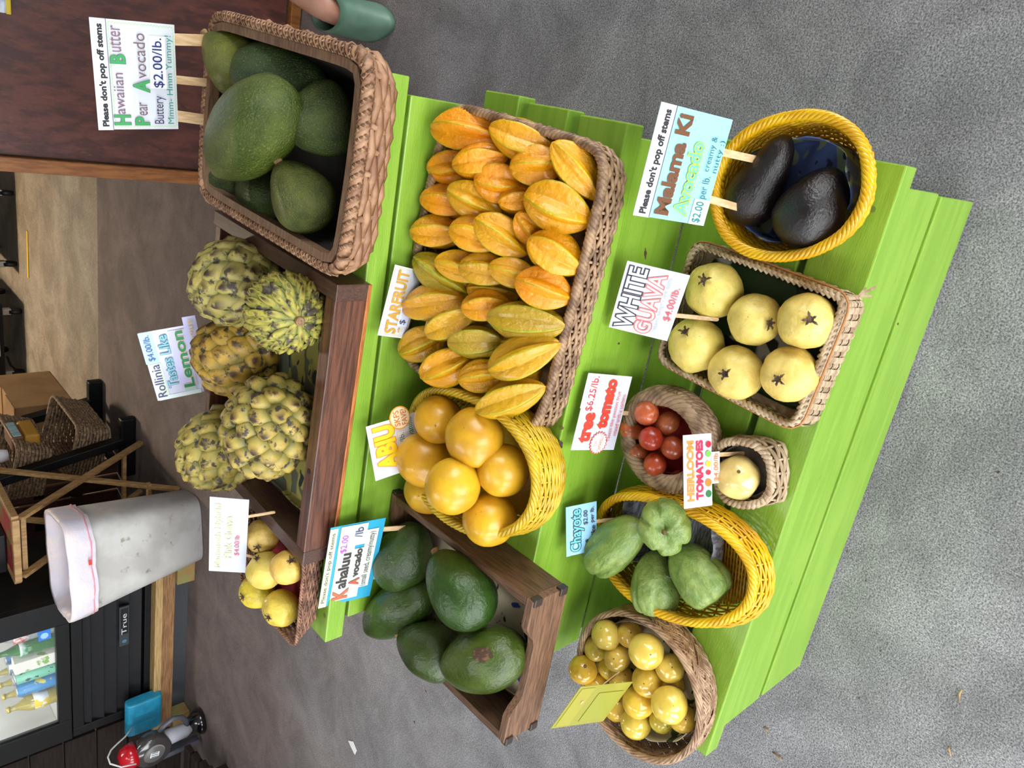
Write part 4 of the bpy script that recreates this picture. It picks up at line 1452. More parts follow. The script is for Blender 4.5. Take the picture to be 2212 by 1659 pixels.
# --- starfruit
def star_mesh(seed):
    b = MB()
    n, m = 80, 30
    rnd = random.Random(seed)
    vs, at_ = [], []
    ph = [rnd.uniform(.92, 1.08) for _ in range(5)]
    for i in range(m + 1):
        s = i / m
        w = (math.sin(math.pi * s ** .92)) ** .62 if 0 < s < 1 else 0
        for k in range(n):
            a = 2 * math.pi * k / n
            u = (a * 5 / (2 * math.pi)) % 1
            e = abs(2 * u - 1)                       # 1 at the rib edge, 0 in the valley
            rib = int((a * 5 / (2 * math.pi)) + .5) % 5
            r = (.60 + .40 * e ** 1.3) * (ph[rib] if e > .5 else 1)
            r += .018 * noise.noise(Vector((math.cos(a) * 3, math.sin(a) * 3, s * 9 + seed)))
            tw = .12 * math.sin(s * 2.4 + seed)
            vs.append(Vector((math.cos(a + tw) * r * w + .05 * math.sin(s * 3), math.sin(a + tw) * r * w, s)))
            at_.append(e)
    b.add(vs, [(i * n + k, (i + 1) * n + k, (i + 1) * n + (k + 1) % n, i * n + (k + 1) % n) for i in range(m) for k in range(n)], at_)
    return b.mesh('starfruit', True, 'rib')
STAR = [star_mesh(i) for i in range(5)]
m_star = M('starfruit_skin', (255, 238, 222), (246, 232, 200), scale=1.6, rough=.10, bump=.6, bscale=3.4, bdist=.008, objcol=True,
           attr=('rib', (200, 255, 190), .88, 1.0), coat=.3, sss=.08, spots=(16, .76, .79, (90, 60, 20)), stretch=(1, 1, 3))
ORN, AMB, OLV, GRE = (234, 166, 24), (228, 172, 26), (204, 164, 28), (178, 160, 38)
# blossom tip pixel, far end pixel, half width in pixels, colour, height step
STARS = [
 ((932, 275), (1078, 300), 45, ORN, 0), ((1059, 274), (1200, 330), 46, ORN, 0), ((1194, 309), (1290, 430), 42, AMB, 0),
 ((923, 365), (1030, 352), 38, ORN, -.012), ((978, 357), (1098, 340), 42, ORN, .006), ((1102, 362), (1222, 356), 43, ORN, .002),
 ((1025, 387), (1135, 402), 43, ORN, .0), ((908, 427), (1022, 452), 38, ORN, -.008), ((968, 406), (1082, 462), 40, AMB, .002),
 ((1077, 436), (1168, 428), 34, ORN, -.006), ((1135, 420), (1278, 480), 55, AMB, .006), ((886, 501), (1000, 508), 38, AMB, .0),
 ((972, 491), (1088, 530), 40, AMB, .004), ((1028, 472), (1140, 548), 42, AMB, .006), ((1116, 463), (1178, 530), 36, ORN, -.004),
 ((1142, 517), (1256, 585), 50, ORN, .008), ((895, 555), (1020, 640), 40, GRE, -.006), ((940, 563), (1058, 600), 34, AMB, .002),
 ((992, 575), (1106, 596), 38, OLV, .006), ((1056, 575), (1166, 606), 34, AMB, .004), ((1114, 605), (1236, 646), 46, ORN, .008),
 ((870, 664), (1002, 648), 42, OLV, .006), ((997, 664), (1108, 664), 37, AMB, .0), ((1054, 684), (1220, 704), 46, GRE, .010),
 ((863, 763), (968, 716), 40, OLV, -.004), ((920, 722), (1030, 672), 42, OLV, .006), ((968, 740), (1092, 742), 39, GRE, .008),
 ((909, 813), (1030, 766), 40, AMB, .004), ((1057, 800), (1210, 742), 46, OLV, .010), ((990, 820), (1100, 802), 39, AMB, .002),
 ((1030, 889), (1176, 836), 40, OLV, .014),
 ((1070, 836), (1170, 800), 34, AMB, -.020), ((1010, 622), (1120, 640), 32, AMB, -.022), ((1080, 740), (1190, 760), 34, OLV, -.02),
 ((940, 470), (1040, 470), 34, AMB, -.03), ((1080, 500), (1180, 510), 34, AMB, -.03), ((960, 660), (1060, 690), 34, OLV, -.03)]
def star_z(px):
    t = (px - 880) / 330
    return Z2 + .106 - .050 * max(0, min(1, t))
cols = {}
for i, (tp_, en, hw, colr, dz) in enumerate(STARS):
    cols.setdefault(int((((tp_[1] + en[1]) / 2) - 270) // 66), []).append(i)
LAB = {}
nm = {ORN: 'orange', AMB: 'amber', OLV: 'olive-yellow', GRE: 'greenish'}
for ci, cidx in enumerate(sorted(cols)):
    order = sorted(cols[cidx], key=lambda i: STARS[i][0][0])
    for oi_, i in enumerate(order):
        LAB[i] = '%s starfruit, %s from the back in the %s column from the right of the tray' % (nm[STARS[i][3]], ordinal(oi_), ordinal(ci))
for i, (tp_, en, hw, colr, dz) in enumerate(STARS):
    zc = star_z((tp_[0] + en[0]) / 2) + dz
    a = at(tp_[0], tp_[1], zc + .022)
    b = at(en[0], en[1], zc - .026)
    c = (a + b) / 2
    jit = [random.uniform(.97, 1.03) for _ in range(3)]
    cc = tuple(min(255, max(0, colr[j] * jit[j])) for j in range(3))
    o = put('starfruit', STAR[i % 5], m_star, spin(c, b - a, random.uniform(0, 6.28), (b - a).length * 1.04, hw * mpp(c) * 1.06), color=cc)
    tag(o, LAB[i], 'starfruit', 'starfruit in the brown wicker tray')
# ---------------------------------------------------------------- price signs
m_pop = M('craft_stick', (216, 184, 142), (196, 160, 116), scale=30, stretch=(8, 8, 1), rough=.6)
m_card = {}
def patch(root, u0, v0, u1, v1, w, h, z, colr, shape='R', name='patch'):
    x0, x1 = (u0 - .5) * w, (u1 - .5) * w
    y1, y0 = (.5 - v0) * h, (.5 - v1) * h
    mb = MB()
    if shape == 'R':
        vs = [(x0, y0, z), (x1, y0, z), (x1, y1, z), (x0, y1, z)]
    else:
        cx, cy, rx, ry = (x0 + x1) / 2, (y0 + y1) / 2, (x1 - x0) / 2, (y1 - y0) / 2
        n = 28 if shape == 'O' else 40
        vs = []
        for k in range(n):
            f = 1 if shape == 'O' else (1.0 if k % 2 else .84)
            a = 2 * math.pi * k / n
            vs.append((cx + math.cos(a) * rx * f, cy + math.sin(a) * ry * f, z))
    me = bpy.data.meshes.new(name)
    n = len(vs)
    back = [(x, y, z - .0004) for x, y, _ in vs]
    me.from_pydata(vs + back, [], [tuple(range(n)), tuple(range(2 * n - 1, n - 1, -1))] + [(i, n + i, n + (i + 1) % n, (i + 1) % n) for i in range(n)])
    me.materials.append(flat(colr, .35))
    o = bpy.data.objects.new(name, me)
    COL.objects.link(o)
    o.parent = root
    return o

SROOT = {}
for key, sg in SIGNS.items():
    c, r, u, w, h = POSE[key]
    c, r, u = Vector(c), Vector(r).normalized(), Vector(u).normalized()
    n = r.cross(u).normalized()
    root = thing('price_sign', sg['label'], 'sign')
    root.matrix_world = Matrix(((r.x, u.x, n.x, c.x), (r.y, u.y, n.y, c.y), (r.z, u.z, n.z, c.z), (0, 0, 0, 1)))
    SROOT[key] = root
    mb = MB()
    # gently bowed card
    NX = 6
    vs, fs = [], []
    for side in (0, 1):
        for i in range(NX + 1):
            for j in range(2):
                x = (i / NX - .5) * w
                vs.append((x, (j - .5) * h, -.0009 + (-.0009 if side else 0)))
    for i in range(NX):
        a = i * 2
        fs.append((a, a + 2, a + 3, a + 1))
        b = (NX + 1) * 2 + a
        fs.append((b, b + 1, b + 3, b + 2))
        fs.append((a, b, b + 2, a + 2))
        fs.append((a + 1, a + 3, b + 3, b + 1))
    e = (NX + 1) * 2
    fs += [(0, 1, e + 1, e), (NX * 2, e + NX * 2, e + NX * 2 + 1, NX * 2 + 1)]
    mb.add(vs, fs)
    me = mb.mesh('card')
    me.materials.append(flat(sg['card'], .3, coat=.3))
    o = bpy.data.objects.new('card', me)
    COL.objects.link(o)
    o.parent = root
    z = -.0004
    for el in sg['el']:
        z += .00022
        if el[0] in 'ROB':
            patch(root, *el[1], w, h, z, el[2], el[0], {'R': 'taped_patch', 'O': 'drawn_oval', 'B': 'burst_badge'}[el[0]])
        elif el[0] == 'W':
            u0, v0, u1, v1 = el[1]
            cor = [((u0 - .5) * w, (.5 - v0) * h), ((u1 - .5) * w, (.5 - v0) * h), ((u1 - .5) * w, (.5 - v1) * h), ((u0 - .5) * w, (.5 - v1) * h)]
            mb = MB()
            for q in range(4):
                p0, p1 = Vector(cor[q] + (z,)), Vector(cor[(q + 1) % 4] + (z,))
                L_ = (p1 - p0).length
                d = (p1 - p0) / L_
                t = Vector((-d.y, d.x, 0))
                nn = int(L_ / .0022)
                vs = []
                for k in range(nn + 1):
                    pp = p0 + d * (L_ * k / nn) + t * (.0012 * (1 if k % 2 else -1))
                    vs += [pp - t * .0004, pp + t * .0004]
                mb.add(vs, [(2 * k, 2 * k + 2, 2 * k + 3, 2 * k + 1) for k in range(nn)])
            me = mb.mesh('drawn_border')
            me.materials.append(flat(el[2]))
            o = bpy.data.objects.new('drawn_border', me)
            COL.objects.link(o)
            o.parent = root
        else:
            _, txt, (u0, v0, u1, v1), colr, bold, outl = el
            box = ((u0 - .5) * w, (.5 - v1) * h, (u1 - .5) * w, (.5 - v0) * h)
            if outl:
                text_on('lettering_outline', root, txt, bold + outl[1], box, flat(outl[0], .5), z, bold)
                z += .00012
            text_on('lettering', root, txt, bold, box, flat(colr, .5), z)

def stick(key, P, Q, width, name='stick'):
    """flat wooden stick between two world points, a part of its sign"""
    root = SROOT[key]
    mb = MB()
    P, Q = Vector(P), Vector(Q)
    d = (Q - P).normalized()
    n = Vector(root.matrix_world.to_3x3() @ Vector((0, 0, 1)))
    sd = d.cross(n).normalized()
    n = sd.cross(d)
    L_ = (Q - P).length
    poly = [(-width / 2, 0), (width / 2, 0)]
    for k in range(7):
        a = math.pi * k / 6
        poly.append((math.cos(a) * width / 2, L_ - width / 2 + math.sin(a) * width / 2))
    mb.prism(poly, -.0008, .0008, P, sd, d, n)
    o = mb.build(name, m_pop, None)
    o.parent = root
    o.matrix_parent_inverse = root.matrix_world.inverted()
    return o

def loc_on(key, u, v, dz=-.0026):
    c, r, uu, w, h = POSE[key]
    r, uu = Vector(r), Vector(uu)
    return Vector(c) + r * ((u - .5) * w) + uu * ((.5 - v) * h) + r.cross(uu) * dz
def down_to(key, px, py, z, u, v, width, extra=.0):
    p = loc_on(key, u, v)
    c, r, uu, w, h = POSE[key]
    n = Vector(r).cross(Vector(uu)).normalized()
    d = ray(px, py)                       # the stick stays in the plane of its card
    q = CAMC + d * ((p - CAMC).dot(n) / d.dot(n))
    q = q + (q - p).normalized() * extra
    stick(key, p, q, width)
down_to('hawaiian', 437, 87, .885, .855, .7, .0165, .05)
down_to('hawaiian', 470, 181, .875, .50, .7, .0120, .05)
down_to('hawaiian', 464, 262, .882, .16, .7, .0165, .04)
down_to('mammoth', 558, 1112, .775, .74, .7, .006, .03)
down_to('mammoth', 552, 1204, .775, .27, .7, .006, .03)
down_to('malama', 1616, 341, .428, .70, .8, .0095, .03)
down_to('malama', 1570, 441, .432, .27, .8, .0095, .03)
down_to('kahaluu', 872, 1140, .62, .88, .7, .010, .04)
down_to('kahaluu', 832, 1247, .625, .30, .7, .010, .03)
down_to('guava', 1553, 690, .385, .36, .7, .0065, .0)
down_to('tree', 1372, 893, .42, .5, .7, .0065, .03)
down_to('heirloom', 1575, 981, .375, .7, .7, .006, .03)
down_to('chayote', 1300, 1125, .42, .6, .7, .006, .03)
down_to('rollinia', 450, 800, .79, .35, .6, .010, .04)
down_to('star', 905, 650, .60, .5, .7, .010, .03)
down_to('abiu', 930, 950, .60, .5, .7, .010, .03)
# the yellow card shows its back: stick and tape lie on the visible side
p = loc_on('yellowcard', .3, .35, .0012)
q = at(1345, 1450, Z1 + .06)
stick('yellowcard', loc_on('yellowcard', .62, .2, .0012), at(1338, 1452, Z1 + .085), .0055)
# ---------------------------------------------------------------- background: counter
m_mahog = M('textured_mahogany_board', (92, 50, 42), (66, 36, 32), scale=14, stretch=(3, 3, 1), rough=.45, bump=.3, bscale=50, spots=(16, .62, .7, (104, 58, 38)))
m_trim = M('orange_wood_trim', (140, 88, 42), (114, 66, 30), scale=12, stretch=(8, 8, 1.2), rough=.45)
ct = thing('counter', 'dark mahogany counter front with orange-brown wooden trim', 'counter', (.35, 2.4, 0))
MB().box((.40, 2.2, .50), (1.56, .03, .90)).build('front_panel', m_mahog, ct)
MB().box((-.405, 2.19, .475), (.04, .05, .95)).build('corner_trim', m_trim, ct, bevel=.003)
MB().box((.40, 2.183, .022), (1.58, .03, .036)).build('bottom_trim', m_trim, ct, bevel=.003)
MB().box((-.405, 2.5, .475), (.03, .58, .95)).build('side_panel', m_mahog, ct)
MB().box((.40, 2.48, .97), (1.70, .66, .04)).build('counter_top', m_trim, ct, bevel=.004)
# bag hanging over the counter edge
bg = thing('snack_bag', 'blue-white bag with a yellow hem hanging on the counter front', 'bag', (.0, 2.16, .84))
pb = atY(8, 6, 2.165)
MB().box((pb.x + .02, 2.165, pb.z + .055), (.09, .016, .12)).build('bag_body', M('bag_film', (150, 168, 200), (210, 214, 220), scale=30, rough=.35), bg, bevel=.006)
MB().box((pb.x + .02, 2.165, pb.z - .009), (.092, .017, .012)).build('yellow_hem', flat((206, 178, 40)), bg, bevel=.003)

# ---------------------------------------------------------------- fridge
m_blk = M('black_powder_coat', (8, 8, 9), (12, 12, 13), scale=30, rough=.45, spec=.25)
m_blk2 = M('black_louver', (17, 17, 20), (12, 12, 15), scale=30, rough=.5, spec=.3)
m_win = M('fridge_white_liner', (206, 206, 200), rough=.5)
FX0, FX1, FY = -3.29, -2.46, 2.90
fz0, fz1, fgl = .188, 1.5, .575
fr = thing('drinks_fridge', 'black glass-door drinks fridge standing on a wooden base', 'fridge', (-2.88, 3.2, fz0))
def fb(x0, x1, y0, y1, z0, z1, name, mat, par=None, bev=.003):
    return MB().box(((x0 + x1) / 2, (y0 + y1) / 2, (z0 + z1) / 2), (x1 - x0, y1 - y0, z1 - z0)).build(name, mat, par or fr, bevel=bev)
fb(FX0, FX0 + .03, FY + .03, FY + .6, fz0, fz1, 'side_wall', m_blk)
fb(FX1 - .03, FX1, FY + .03, FY + .6, fz0, fz1, 'side_wall', m_blk)
fb(FX0 + .03, FX1 - .03, FY + .57, FY + .6, fz0, fz1, 'back_wall', m_blk)
fb(FX0, FX1, FY + .03, FY + .6, fz1, fz1 + .04, 'top', m_blk)
fb(FX0 + .03, FX1 - .03, FY + .05, FY + .57, fz0, fgl, 'machine_compartment', m_blk)
fb(FX0 + .032, FX1 - .032, FY + .555, FY + .569, fgl + .02, fz1, 'white_back_liner', m_win)
fb(FX0 + .031, FX0 + .044, FY + .06, FY + .555, fgl + .02, fz1, 'white_side_liner', m_win)
fb(FX1 - .044, FX1 - .031, FY + .06, FY + .555, fgl + .02, fz1, 'white_side_liner', m_win)
fb(FX0 + .031, FX1 - .031, FY + .06, FY + .555, fgl + .002, fgl + .02, 'floor_liner', m_win)
# door
GX0, GX1 = -3.165, -2.59
dr = MB()
for (x0, x1, z0, z1) in ((FX0, GX0, .555, fz1), (GX1, FX1, .555, fz1), (GX0, GX1, .555, .612), (GX0, GX1, fz1 - .06, fz1)):
    dr.box(((x0 + x1) / 2, FY + .012, (z0 + z1) / 2), (x1 - x0, .035, z1 - z0))
door = dr.build('door_frame', m_blk, fr, bevel=.003)
m_glass = M('door_glass', (235, 245, 245), rough=.02, alpha=.05, spec=.5)
g = MB().box(((GX0 + GX1) / 2, FY + .014, (.612 + fz1 - .06) / 2), (GX1 - GX0, .006, fz1 - .06 - .612)).build('glass_pane', m_glass, fr)
MB().box((GX1 - .033, FY + .008, .655), (.06, .002, .05)).build('blue_sticker', flat((50, 120, 210)), fr)
MB().lathe([(.016, 0), (.016, .001), (.011, .0011)], 20, (GX1 - .038, FY + .0065, .656), Matrix(((1, 0, 0), (0, 0, -1), (0, 1, 0)))).build('sticker_mark', flat((150, 196, 240)), fr)
# louvered grille
fb(FX0, FX1, FY + .005, FY + .035, fz0, fz0 + .03, 'grille_sill', m_blk)
fb(FX0, FX0 + .05, FY + .002, FY + .035, fz0, .55, 'grille_stile', m_blk)
fb(FX1 - .05, FX1, FY + .002, FY + .035, fz0, .55, 'grille_stile', m_blk)
fb(FX0 + .05, FX1 - .05, FY + .002, FY + .035, .50, .55, 'grille_head', m_blk)
for k in range(5):
    z = fz0 + .045 + k * .058
    MB().box(((FX0 + FX1) / 2, FY + .02, z + .028), (FX1 - FX0 - .1, .006, .062), Matrix.Rotation(math.radians(-24), 3, 'X')).build('louver', m_blk2, fr)
bp = atY(268, 1352, FY - .008)
bd = MB().box((bp.x, FY - .006, bp.z), (.235, .012, .046)).build('name_badge', flat((44, 50, 54), .4), fr, bevel=.002)
MB().box((bp.x + .03, FY - .0125, bp.z), (.15, .001, .034)).build('badge_plate', flat((20, 22, 26), .3), bd)
t_ = text_on('lettering', bd, 'True', .0, (-.046, -.010, .075, .013), flat((206, 208, 210), .3), 0)
t_.matrix_basis = Matrix.Translation((bp.x, FY - .0135, bp.z)) @ Matrix.Rotation(math.radians(90), 4, 'X')
t_.matrix_parent_inverse = Matrix.Translation(-bd.parent.location)
MB().lathe([(.011, 0), (.011, .001)], 14, (bp.x - .088, FY - .0130, bp.z), Matrix(((1, 0, 0), (0, 0, -1), (0, 1, 0)))).build('badge_dial', flat((70, 110, 130), .3), bd)
lt = bpy.data.lights.new('fridge_lamp', 'AREA')
lt.energy = 4
lt.size = .5
lt.size_y = .05
lt.shape = 'RECTANGLE'
lo_ = bpy.data.objects.new('fridge_lamp', lt)
COL.objects.link(lo_)
lo_.matrix_world = Matrix.Translation(((GX0 + GX1) / 2, FY + .12, 1.4)) @ Matrix.Rotation(math.radians(-12), 4, 'X')

# drinks on the fridge floor (all stand on the white liner)
zb = fgl + .0205
def bottle(lab, x, y, r, h, neck, body, cap, label=None, can=False, carton=False, lz=(.3, .6)):
    r, h = r * 1.12, h * 1.08
    t = thing('soda_can' if can else ('drink_carton' if carton else 'drink_bottle'), lab, 'can' if can else ('carton' if carton else 'bottle'), (x, y, zb), 'drinks in the fridge')
    if can:
        MB().lathe([(r * .75, 0), (r * .85, .003), (r, .012), (r, h - .014), (r * .84, h - .003), (r * .84, h), (r * .76, h), (r * .74, h - .004)], 22, (x, y, zb)).build('can_body', body, t, True)
        MB().lathe([(r * .86, h - .006), (r * .87, h), (r * .82, h + .001)], 22, (x, y, zb)).build('rim', cap, t, True)
    elif carton:
        MB().box((x, y, zb + h / 2), (r * 2, r * 2, h)).build('carton_body', body, t, bevel=.004)
        MB().lathe([(.012, h), (.012, h + .014), (.006, h + .015)], 14, (x, y, zb)).build('cap', cap, t)
    else:
        MB().lathe([(r * .8, 0), (r, .008), (r, h * .52), (r * .9, h * .6), (neck * 1.3, h * .8), (neck, h * .88), (neck, h * .97)], 22, (x, y, zb)).build('bottle_body', body, t, True)
        MB().lathe([(neck * 1.2, h * .93), (neck * 1.25, h), (neck, h * 1.005)], 16, (x, y, zb)).build('cap', cap, t, True)
    if label:
        MB().lathe([(r * 1.012, h * lz[0]), (r * 1.012, h * lz[1])], 22, (x, y, zb)).build('label_band', label, t, True)
    return t
m_pet = M('clear_bottle', (190, 200, 200), rough=.08, trans=.6)
m_ggl = M('green_glass', (40, 130, 30), rough=.08, trans=.45)
m_brew = M('ginger_drink', (176, 160, 70), (160, 144, 60), scale=20, rough=.12, coat=.4)
m_alu = M('aluminium', (180, 184, 188), rough=.3, metal=.8)
m_gold = M('gold_cap', (206, 184, 90), rough=.3, metal=.6)
YD = FY + .085
bottle('clear plastic bottle with a red label at the right of the fridge shelf', -2.640, YD, .034, .25, .012, m_pet, flat((210, 60, 50)), M('red_white_label', (190, 40, 40), (230, 220, 216), scale=40, rough=.5), lz=(.42, .64))
bottle('green glass bottle with a round white mark', -2.717, YD - .01, .031, .225, .012, m_ggl, m_gold, M('green_round_mark', (60, 150, 110), (220, 232, 226), scale=26, rough=.5), lz=(.5, .62))
bottle('white coconut-water carton with a green coconut picture', -2.793, YD - .02, .028, .165, .01, M('white_carton', (226, 222, 210), (120, 166, 60), scale=13, lo=.56, hi=.6, rough=.4), flat((240, 240, 236)), carton=True)
bottle('mint-green can printed with dark branches', -2.866, YD - .02, .029, .165, .01, M('mint_can', (112, 190, 160), (40, 60, 56), scale=44, lo=.6, hi=.63, rough=.3), m_alu, can=True)
bottle('blue can printed with yellow fruit', -2.942, YD - .02, .029, .16, .01, M('blue_can', (40, 130, 190), (226, 206, 80), scale=24, lo=.6, hi=.64, rough=.3), m_alu, can=True)
bottle('golden bottle with a yellow and white label at the front of the fridge shelf', -3.028, YD - .03, .034, .20, .012, m_brew, m_gold, M('yellow_white_label', (222, 190, 40), (226, 228, 232), scale=22, lo=.5, hi=.54, rough=.5), lz=(.22, .5))
for j in range(3):
    bottle('%s golden bottle in the file behind the labelled one' % ordinal(j), -3.03 + .012 * (j + 1), YD + .055 + j * .072, .034, .20, .012, m_brew, m_gold)
for j, nmx in enumerate(('nearest', 'middle', 'farthest')):
    bottle('%s plain silver can behind the blue can' % nmx, -2.935 + .012 * j, YD + .05 + j * .068, .028, .16, .01, M('silver_blue_can', (150, 176, 190), (60, 120, 180), scale=26, rough=.3), m_alu, can=True)

# wooden base under the fridge
m_2x4 = M('rough_lumber', (146, 106, 66), (112, 78, 48), scale=10, stretch=(1, 14, 14), rough=.75, bump=.3, bscale=60)
wbx_ = thing('fridge_base', 'rough lumber platform of beams and blocks carrying the fridge', 'platform', (-2.9, 3.1, 0))
for (y, z0, z1) in ((2.885, .088, .15), (3.40, .088, .15)):
    MB().box((-2.92, y, (z0 + z1) / 2), (1.02, .05, z1 - z0)).build('beam', m_2x4, wbx_, bevel=.003)
MB().box((-2.92, 3.15, .169), (1.0, .60, .036)).build('deck_board', M('pale_ply', (176, 146, 96), (150, 120, 74), scale=12, stretch=(1, 10, 10), rough=.7), wbx_, bevel=.002)
m_end = M('green_stained_end', (126, 120, 66), (140, 104, 62), scale=16, rough=.75)
for x in (-2.455, -3.41):
    MB().box((x, 3.10, .044), (.11, .52, .087)).build('foot_block', m_end, wbx_, bevel=.003)
MB().box((-2.93, 2.925, .043), (.86, .02, .084)).build('dark_kick_board', flat((52, 54, 58)), wbx_)

# ---------------------------------------------------------------- waste bin with liner
m_bin = M('grey_plastic_bin', (190, 188, 184), (170, 166, 162), scale=6, rough=.5, spots=(14, .63, .72, (126, 112, 96)))
m_lin = M('translucent_white_liner', (236, 222, 222), (222, 216, 228), scale=12, rough=.4, sss=.2, bump=.6, bscale=26, bdist=.01)
bn = thing('waste_bin', 'tall grey plastic waste bin with a white drawstring bag', 'bin', (-2.21, 2.88, 0))
bc0, bc1 = (-2.205, 2.885), (-2.215, 2.83)
ro = math.radians(12)
r0 = ring_pts(.165, .118, 5, 48, ro, bc0, .004)
r1 = ring_pts(.225, .175, 5, 48, ro, bc1, .60)
ri = [p.lerp(Vector((bc1[0], bc1[1], p.z)), .06) for p in r1]
rb_ = [p.lerp(Vector((bc0[0], bc0[1], p.z)), .08) + Vector((0, 0, .01)) for p in r0]
vs = r0 + r1 + ri + rb_
fs = [tuple(range(47, -1, -1))]
for q in range(3):
    for i in range(48):
        j = (i + 1) % 48
        fs.append((q * 48 + i, q * 48 + j, (q + 1) * 48 + j, (q + 1) * 48 + i))
fs.append(tuple(range(144, 192)))
MB().add(vs, fs).build('bin_body', m_bin, bn, True)
# embossed panel on the front and right side
f0 = ring_pts(.178, .130, 5, 48, ro, (-2.206, 2.878), .12)
# liner: cuff folded outside and a wall hanging inside
N = 64
def lring(k, z, wav, ph):
    t = z / .60
    cx_, cy_ = bc0[0] + (bc1[0] - bc0[0]) * t, bc0[1] + (bc1[1] - bc0[1]) * t
    R_ = ring_pts(.165 + .06 * t + k, .118 + .057 * t + k, 4.6, N, ro, (cx_, cy_), z)
    n_ = normals(R_)
    return [p + n_[i] * (wav * math.sin(i * 1.9 + ph) + wav * .6 * math.sin(i * 3.3)) + Vector((0, 0, wav * math.sin(i * .8 + ph))) for i, p in enumerate(R_)]
rows = [lring(.008, .50, .003, 0), lring(.010, .54, .003, 1), lring(.009, .595, .002, 2), lring(.005, .612, .0015, 2), lring(-.014, .608, .0008, 2),
        lring(-.024, .56, .002, 1), lring(-.030, .45, .004, 3), lring(-.030, .30, .006, 4), lring(-.032, .12, .006, 5), lring(-.10, .06, 0, 0)]
vs = [p for r_ in rows for p in r_]
fs = [(q * N + i, q * N + (i + 1) % N, (q + 1) * N + (i + 1) % N, (q + 1) * N + i) for q in range(len(rows) - 1) for i in range(N)]
ln_ = MB().add(vs, fs).build('bag_liner', m_lin, bn, True)
MB().tube([p + normals(rows[0])[i] * .003 + Vector((0, 0, .018)) for i, p in enumerate(rows[0])], .004, 5, True).build('pink_drawstring', flat((222, 150, 164)), ln_, True)
p = rows[0][0]
tgp = atY(193, 1247, 2.66)
MB().box((-2.12, 2.655, .53), (.022, .004, .012), rz=ro).build('red_tab', flat((206, 60, 50)), ln_)

# ---------------------------------------------------------------- folding tray table
m_pine = M('pale_pine', (176, 140, 92), (150, 114, 70), scale=12, stretch=(6, 6, 1), rough=.6)
tt = thing('folding_table', 'folding tray table with crossed pale wooden legs and red top', 'table', (-2.25, 3.2, 0))
H_ = .72
cA = Vector((-2.07, 3.045, H_))
ex, ey = Vector((-1, 0, 0)), Vector((0, 1, 0))
LX, LY = .325, .58
top = [cA, cA + ex * LX, cA + ex * LX + ey * LY, cA + ey * LY]
for q in range(4):
    MB().bar(top[q], top[(q + 1) % 4], .028, .03).build('edge_rail', m_pine, tt, bevel=.004)
cen = (top[0] + top[2]) / 2
MB().box(cen + Vector((0, 0, .002)), (LX - .02, LY - .02, .018), rz=math.atan2(ex.y, ex.x)).build('red_top', M('painted_red_top', (160, 50, 54), (118, 104, 54), scale=9, lo=.56, hi=.62, rough=.5), tt)
for s_, (u0, u1) in enumerate(((.03, .97), (.97, .03))):
    for v in ((.03, .97) if s_ == 0 else (.09, .91)):
        pt_ = cA + ex * LX * v + ey * LY * u0 - Vector((0, 0, .02))
        ft = cA + ex * LX * v + ey * LY * u1
        MB().bar(pt_, (ft.x, ft.y, .0), .034, .018, up=ex).build('leg', m_pine, tt, bevel=.003)
for u0, z in ((.18, .12), (.82, .12)):
    a = cA + ex * LX * .03 + ey * LY * u0
    b = cA + ex * LX * .97 + ey * LY * u0
    MB().bar((a.x, a.y, z), (b.x, b.y, z), .03, .018).build('stretcher', m_pine, tt, bevel=.003)
a = cA + ey * .06 - Vector((0, 0, .04))
MB().bar(a + ex * .02, a + ex * (LX - .02), .03, .022).build('under_rail', m_pine, tt, bevel=.003)
bxp = cA + ex * .25 + ey * .28
tag(MB().box((bxp.x, bxp.y, H_ + .075), (.2, .3, .12), rz=math.atan2(ex.y, ex.x)).build('black_case', m_blk2, None, bevel=.006), 'black case lying on the red folding table top', 'case')

# ---------------------------------------------------------------- black rack with two wicker baskets
m_seag = M('seagrass_wicker', (150, 124, 96), (100, 78, 58), scale=60, rough=.7)
rk = thing('basket_rack', 'black wooden rack with feet carrying two open wicker baskets', 'rack', (-2.25, 4.05, 0))
for Y in (3.72, 4.30):
    MB().box((-2.15, Y, .04), (.36, .05, .08)).build('foot', m_blk, rk, bevel=.01)
    MB().bar((-2.11, Y, .06), (-2.30, Y, 1.0), .05, .06, up=Vector((0, 1, 0))).build('post', m_blk, rk, bevel=.005)
for z in (.12, .45, .9):
    MB().box((-2.19 - z * .12, 4.01, z), (.03, .56, .04)).build('crossbar', m_blk, rk, bevel=.004)
def open_basket(lab, x, y, z, dx, dy, dz, tilt):
    o = thing('wicker_bin', lab, 'basket', (x, y, z), 'baskets on the black rack')
    Rm = Matrix.Rotation(tilt, 3, 'Y')
    C_ = Vector((x, y, z))
    N_ = 72
    def T(p):
        return C_ + Rm @ (p - C_)
    base = ring_pts(dx / 2, dy / 2, 9, N_, 0, (x, y), z)
    rim = ring_pts(dx / 2 * 1.12, dy / 2 * 1.06, 9, N_, 0, (x, y), z + dz)
    base = [T(p) for p in base]
    rim = [T(p) for p in rim]
    weave(o, rim, base, 10, m_seag, .004, 0, 1.0, .6, sides=4)
    MB().tube(rim, .009, 6, True).build('rim', m_seag, o, True)
    disc(o, base, m_seag)
    return o
open_basket('upper wicker basket on the black rack, with a toy bus inside', -2.27, 4.01, .42, .28, .48, .17, math.radians(12))
open_basket('lower empty wicker basket on the black rack', -2.20, 4.01, .14, .28, .48, .17, math.radians(12))
tb_ = thing('toy_bus', 'small yellow-brown toy bus with pale windows inside the upper wicker basket', 'toy', (-2.05, 3.95, .46))
q = atY(52, 942, 3.95)
MB().box((q.x, 3.95, q.z - .02), (.10, .20, .07)).build('bus_body', flat((176, 128, 40)), tb_, bevel=.012)
